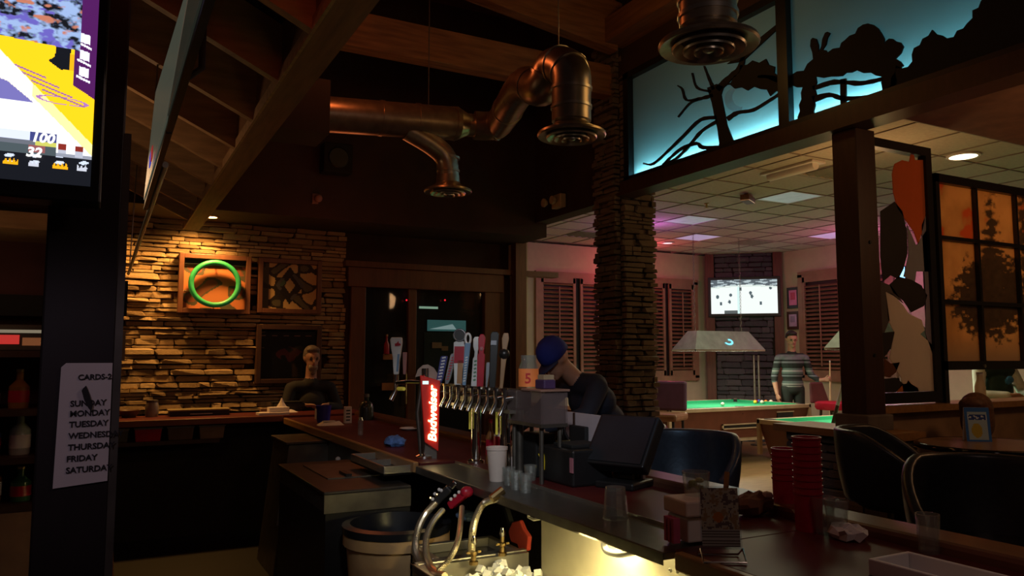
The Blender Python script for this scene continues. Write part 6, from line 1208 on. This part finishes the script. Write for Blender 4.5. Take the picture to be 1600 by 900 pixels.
rot = Matrix.Rotation(R(-32), 3, 'Z'); hw_ = Vector((px_, py_, 0)) + rot @ Vector((.47, -.24, 1.12))
cb = hy(1276, 632, hw_.y - .08); ct = hy(1283, 558, hw_.y + .03); cdir = (ct - cb).normalized(); ctop = hw_ + (ct - hw_).project(cdir) ; cue('pale cue stick held upright by the pool player', hw_ - Vector((.012, 0, 1.0)), hw_ + Vector((.03, .0, .30)))
a = hx(1302, 662, 6.6); b = hx(1321, 580, 6.75); cue('grey cue leaning on the nearer table by the dark post', (6.62, a.y + .02, .80), tuple(b))
# seated man at the rear counter
p = hy(488, 560, 7.56); hp_, hf = head((0, -.03, 1.47), .98, 0, .1); P = hp_ + [('skin', (0, 0, 1.26), (0, -.01, 1.38), .056, .052), ('top', (0, .02, .82), (.16, .12, .16)), ('top', (0, .01, 1.02), (.175, .12, .16)), ('top', (-.15, 0, 1.19), (.15, 0, 1.19), .065, .065), ('top', (0, 0, 1.22), (0, 0, 1.24), .08, .065)]
for k in (-1, 1): P += [('top', (k * .19, 0, 1.18), (k * .26, -.06, .98), .06, .05), ('top', (k * .26, -.06, .98), (k * .12, -.24, 1.02), .048, .036)] + hand((k * .12, -.24, 1.03), (-k * .7, -.5, .0), (-k * .3, -.8, .3), (0, 0, 1), .95, .4) + [('legs', (k * .09, 0, .74), (k * .12, -.36, .72), .085, .065), ('legs', (k * .12, -.34, .72), (k * .12, -.28, .32), .06, .045), ('shoe', (k * .12, -.24, .28), (k * .12, -.40, .27), .042, .036)]
om = person('seated_man', 'grey bearded man in dark clothes seated at the rear counter', (p.x, 7.60, 0), 0, P, dict(skin=mat('dim_skin', (.36, .19, .14), .6), top=mat('black_shirt', (.012, .012, .018), .85), legs=M_JEANS, shoe=M_SHOE, lips=M_LIPS, eye=M_EYE), .012)
hair(om, hf, .98, hairmat('grey_hair', (.14, .11, .10))); hair(om, hf, .98, hairmat('grey_beard', (.20, .16, .14)), 0, [((0, -.06, -.085), (.05, .035, .045)), ((0, -.065, -.125), (.03, .025, .035))]).name = 'beard'
st_ = thing('bar_stool', 'plain stool under the man at the rear counter', 'stool', (p.x, 7.62, 0)); MB().lathe([(.17, .60), (.18, .62), (.18, .66), (.15, .675)], 20).build('seat', M_VINYL, st_, 40); MB().tube([(0, 0, .02), (0, 0, .60)], .03, 10).build('pedestal', M_BLACK, st_); MB().lathe([(.19, 0), (.19, .012), (.04, .03)], 20).build('base', M_BLACK, st_)
# man in the blue cap leaning over the bar
c = hx(884, 556, 2.66); ox, oy = c.x + .16, c.y; o_c = Vector((ox, oy, 0)); hz0 = c.z - .02
hp_, hf = head((0, -.24, hz0), 1.0, .0, .75)
P = hp_ + [('skin', (0, -.10, hz0 - .12), (0, -.19, hz0 - .04), .06, .056), ('top', (0, .18, .86), (.17, .14, .15)), ('top', (0, .12, 1.04), (.185, .15, .17)), ('top', (0, .04, 1.20), (.20, .14, .13)), ('top', (-.16, -.04, hz0 - .17), (.16, -.04, hz0 - .17), .08, .08), ('top', (0, -.02, hz0 - .18), (0, -.06, hz0 - .15), .09, .07)]
for k in (-1, 1): P += [('top', (k * .20, -.05, hz0 - .18), (k * .27, -.18, 1.14), .068, .056), ('top', (k * .27, -.18, 1.14), (k * .16, -.40, 1.06), .052, .038)] + hand((k * .16, -.40, 1.05), (-k * .4, -.9, 0), (-k, -.2, .1), (0, 0, 1), 1.0, .45) + [('legs', (k * .10, .2, .80), (k * .13, -.16, .76), .09, .068), ('legs', (k * .13, -.14, .76), (k * .13, -.06, .34), .062, .046), ('shoe', (k * .13, -.02, .30), (k * .13, -.18, .29), .044, .036)]
cm_ = person('leaning_man', 'man in a blue cap and dark jacket leaning over the bar', (ox, oy, 0), R(-90), P, dict(skin=M_SKIN, top=mat('navy_jacket', (.012, .016, .030), .8), legs=M_JEANS, shoe=M_SHOE, lips=M_LIPS, eye=M_EYE), .011)
M_CAP = mat('blue_cap', (.015, .03, .28), .8); q = MB(); Rm = Matrix.Rotation(.75, 3, 'X'); hc = Vector((0, -.24, hz0))
prof = [(1.0, -.01), (1.0, .03), (.93, .065), (.75, .095), (.45, .115), (.05, .122)]; n = 22; q.v = [tuple(hc + Rm @ Vector((.086 * r * math.cos(2 * PI * j / n), .012 + .102 * r * math.sin(2 * PI * j / n), .025 + z))) for r, z in prof for j in range(n)]; q.f = [(i * n + j, i * n + (j + 1) % n, (i + 1) * n + (j + 1) % n, (i + 1) * n + j) for i in range(5) for j in range(n)] + [tuple(5 * n + j for j in range(n))]
cap = q.build('cap', M_CAP, cm_, 60); s = cap.modifiers.new('thick', 'SOLIDIFY'); s.thickness = .006; s.offset = 1
b = MB(); 
for i in range(13):
    an = R(-160 + 140 * i / 12)
    for rr_, dz in ((1.0, 0), (1.75, -.018)):
        e = max(0, -math.sin(an)) ** .5; r2 = 1 + (rr_ - 1) * e; b.v.append(tuple(hc + Rm @ Vector((.086 * (1 + (rr_ - 1) * .15) * math.cos(an), .012 + .102 * r2 * math.sin(an), .025 + dz))))
b.f = [(2 * i, 2 * i + 1, 2 * i + 3, 2 * i + 2) for i in range(12)]; br = b.build('cap_brim', mat('dark_brim', (.015, .018, .06), .7), cm_, 60); s = br.modifiers.new('thick', 'SOLIDIFY'); s.thickness = .006
st_ = thing('bar_stool', 'stool under the man in the blue cap', 'stool', (ox + .20, oy, 0)); MB().lathe([(.18, .64), (.19, .66), (.19, .70), (.16, .715)], 20).build('seat', M_VINYL, st_, 40); MB().tube([(0, 0, .02), (0, 0, .64)], .03, 10).build('pedestal', M_BLACK, st_); MB().lathe([(.2, 0), (.2, .012), (.04, .03)], 20).build('base', M_BLACK, st_)
# person with brown hair behind the tent card
pc_ = hy(1524, 645, 2.90); hz0 = pc_.z - .02; hp_, hf = head((0, 0, hz0), .98, .0, .15); P = hp_ + [('skin', (0, .03, hz0 - .22), (0, .02, hz0 - .09), .055, .05), ('top', (0, .05, hz0 - .62), (.16, .11, .16)), ('top', (0, .04, hz0 - .42), (.17, .11, .16)), ('top', (-.14, .03, hz0 - .26), (.14, .03, hz0 - .26), .062, .062)]
for k in (-1, 1): P += [('top', (k * .18, .03, hz0 - .27), (k * .25, -.05, hz0 - .48), .056, .046), ('top', (k * .25, -.05, hz0 - .48), (k * .16, -.12, hz0 - .40), .042, .034)] + hand((k * .16, -.12, hz0 - .39), (-k * .8, -.5, 0), (0, -1, .2), (0, 0, 1), .9, .5) + [('legs', (k * .09, .04, hz0 - .70), (k * .12, -.3, hz0 - .70), .08, .062), ('legs', (k * .12, -.3, hz0 - .70), (k * .12, -.26, .2), .058, .044), ('shoe', (k * .12, -.22, .16), (k * .12, -.36, .15), .04, .034)]
wp = person('brown_haired_person', 'brown haired person in dark clothes behind the tent card', (pc_.x, 2.90, 0), R(-75), P, dict(skin=M_SKIN, top=mat('dark_sweater', (.03, .018, .016), .85), legs=M_JEANS, shoe=M_SHOE, lips=M_LIPS, eye=M_EYE), .012)
hair(wp, hf, 1.08, hairmat('brown_hair', (.12, .055, .028)), 0, [((0, .03, .045), (.088, .098, .092)), ((0, -.04, .085), (.072, .05, .04)), ((-.062, .03, -.03), (.03, .07, .09)), ((.062, .03, -.03), (.03, .07, .09)), ((0, .075, -.03), (.07, .045, .10))])
st_ = thing('bar_stool', 'stool under the brown haired person', 'stool', (pc_.x, 2.90, 0)); sz_ = hz0 - .80; MB().lathe([(.15, sz_ - .02), (.155, sz_), (.15, sz_ + .03)], 20).build('seat', M_VINYL, st_, 40); MB().tube([(0, 0, .02), (0, 0, sz_ - .02)], .03, 10).build('pedestal', M_BLACK, st_); MB().lathe([(.15, 0), (.15, .012), (.04, .03)], 20).build('base', M_BLACK, st_)
# person in a white sleeved green jacket beyond the opening under the fir window
pj = hy(1575, 600, 4.4); P = []; hz0 = 1.62; hp_, hf = head((0, 0, hz0), 1.0, .3, .1); P = hp_ + [('skin', (0, .02, hz0 - .22), (0, .01, hz0 - .1), .056, .052), ('top', (0, .02, hz0 - .66), (.17, .12, .16)), ('top', (0, .02, hz0 - .46), (.19, .12, .16)), ('top', (-.16, .02, hz0 - .27), (.16, .02, hz0 - .27), .068, .068), ('blue', (.03, -.11, hz0 - .36), (.05, .025, .04))]
for k in (-1, 1): P += [('sleeve', (k * .21, .02, hz0 - .28), (k * .29, -.04, hz0 - .50), .062, .050), ('sleeve', (k * .29, -.04, hz0 - .50), (k * .18, -.24, hz0 - .50), .046, .038)] + hand((k * .18, -.24, hz0 - .50), (-k * .7, -.6, 0), (0, -.8, .4), (0, 0, 1), 1.0, .5) + [('legs', (k * .09, .03, hz0 - .78), (k * .12, -.34, hz0 - .80), .085, .065), ('legs', (k * .12, -.33, hz0 - .80), (k * .12, -.28, .3), .06, .046), ('shoe', (k * .12, -.24, .26), (k * .12, -.38, .25), .04, .034)]
jp = person('jacket_person', 'person in a green jacket with white sleeves beyond the fir window', (pj.x, 4.5, 0), R(-10), P, dict(skin=M_SKIN, top=mat('dark_green_jacket', (.02, .06, .045), .7), sleeve=mat('white_sleeve', (.75, .78, .68), .6), blue=mat('blue_patch', (.05, .25, .55), .6), legs=M_JEANS, shoe=M_SHOE, lips=M_LIPS, eye=M_EYE), .012)
hair(jp, hf, 1.0, hairmat('dark_hair', (.018, .012, .010)))
st_ = thing('bar_stool', 'stool under the person in the green jacket', 'stool', (pj.x, 4.53, 0)); sz_ = hz0 - .89; MB().lathe([(.16, sz_ - .02), (.17, sz_), (.16, sz_ + .03)], 20).build('seat', M_VINYL, st_, 40); MB().tube([(0, 0, .02), (0, 0, sz_ - .02)], .03, 10).build('pedestal', M_BLACK, st_); MB().lathe([(.17, 0), (.17, .012), (.04, .03)], 20).build('base', M_BLACK, st_)
# tan cups on the sill and a pale lit counter wall beyond
p = hz(1583, 612, 1.18); o = thing('tan_cup', 'tan paper cup on the partition sill at the right edge', 'cup', (p.x, 3.27, 1.18)); MB().lathe([(.034, 0), (.046, .15), (.048, .155), (.044, .155), (.032, .004)], 18, close=False).build('body', mat('tan_cup', (.62, .44, .26), .6), o, 40); MB().lathe([(.033, 0), (.033, .005)], 16).build('bottom', mat('tan_cup', (.62, .44, .26), .6), o)
p = hz(1492, 624, 1.18); o = thing('pale_bottle', 'pale bottle on the sill at the left of the fir window opening', 'bottle', (p.x, 3.27, 1.18)); MB().lathe([(.035, 0), (.036, .10), (.02, .15), (.02, .18)], 16).build('body', mat('pale_plastic', (.70, .62, .42), .4), o, 40); MB().lathe([(.022, .18), (.022, .2)], 12).build('cap', M_WHITE, o)
struct(MB().box(4.9, 9.5, 4.98, 5.02, 0.0, 0.02).build('trim_9', M_DKWOOD))
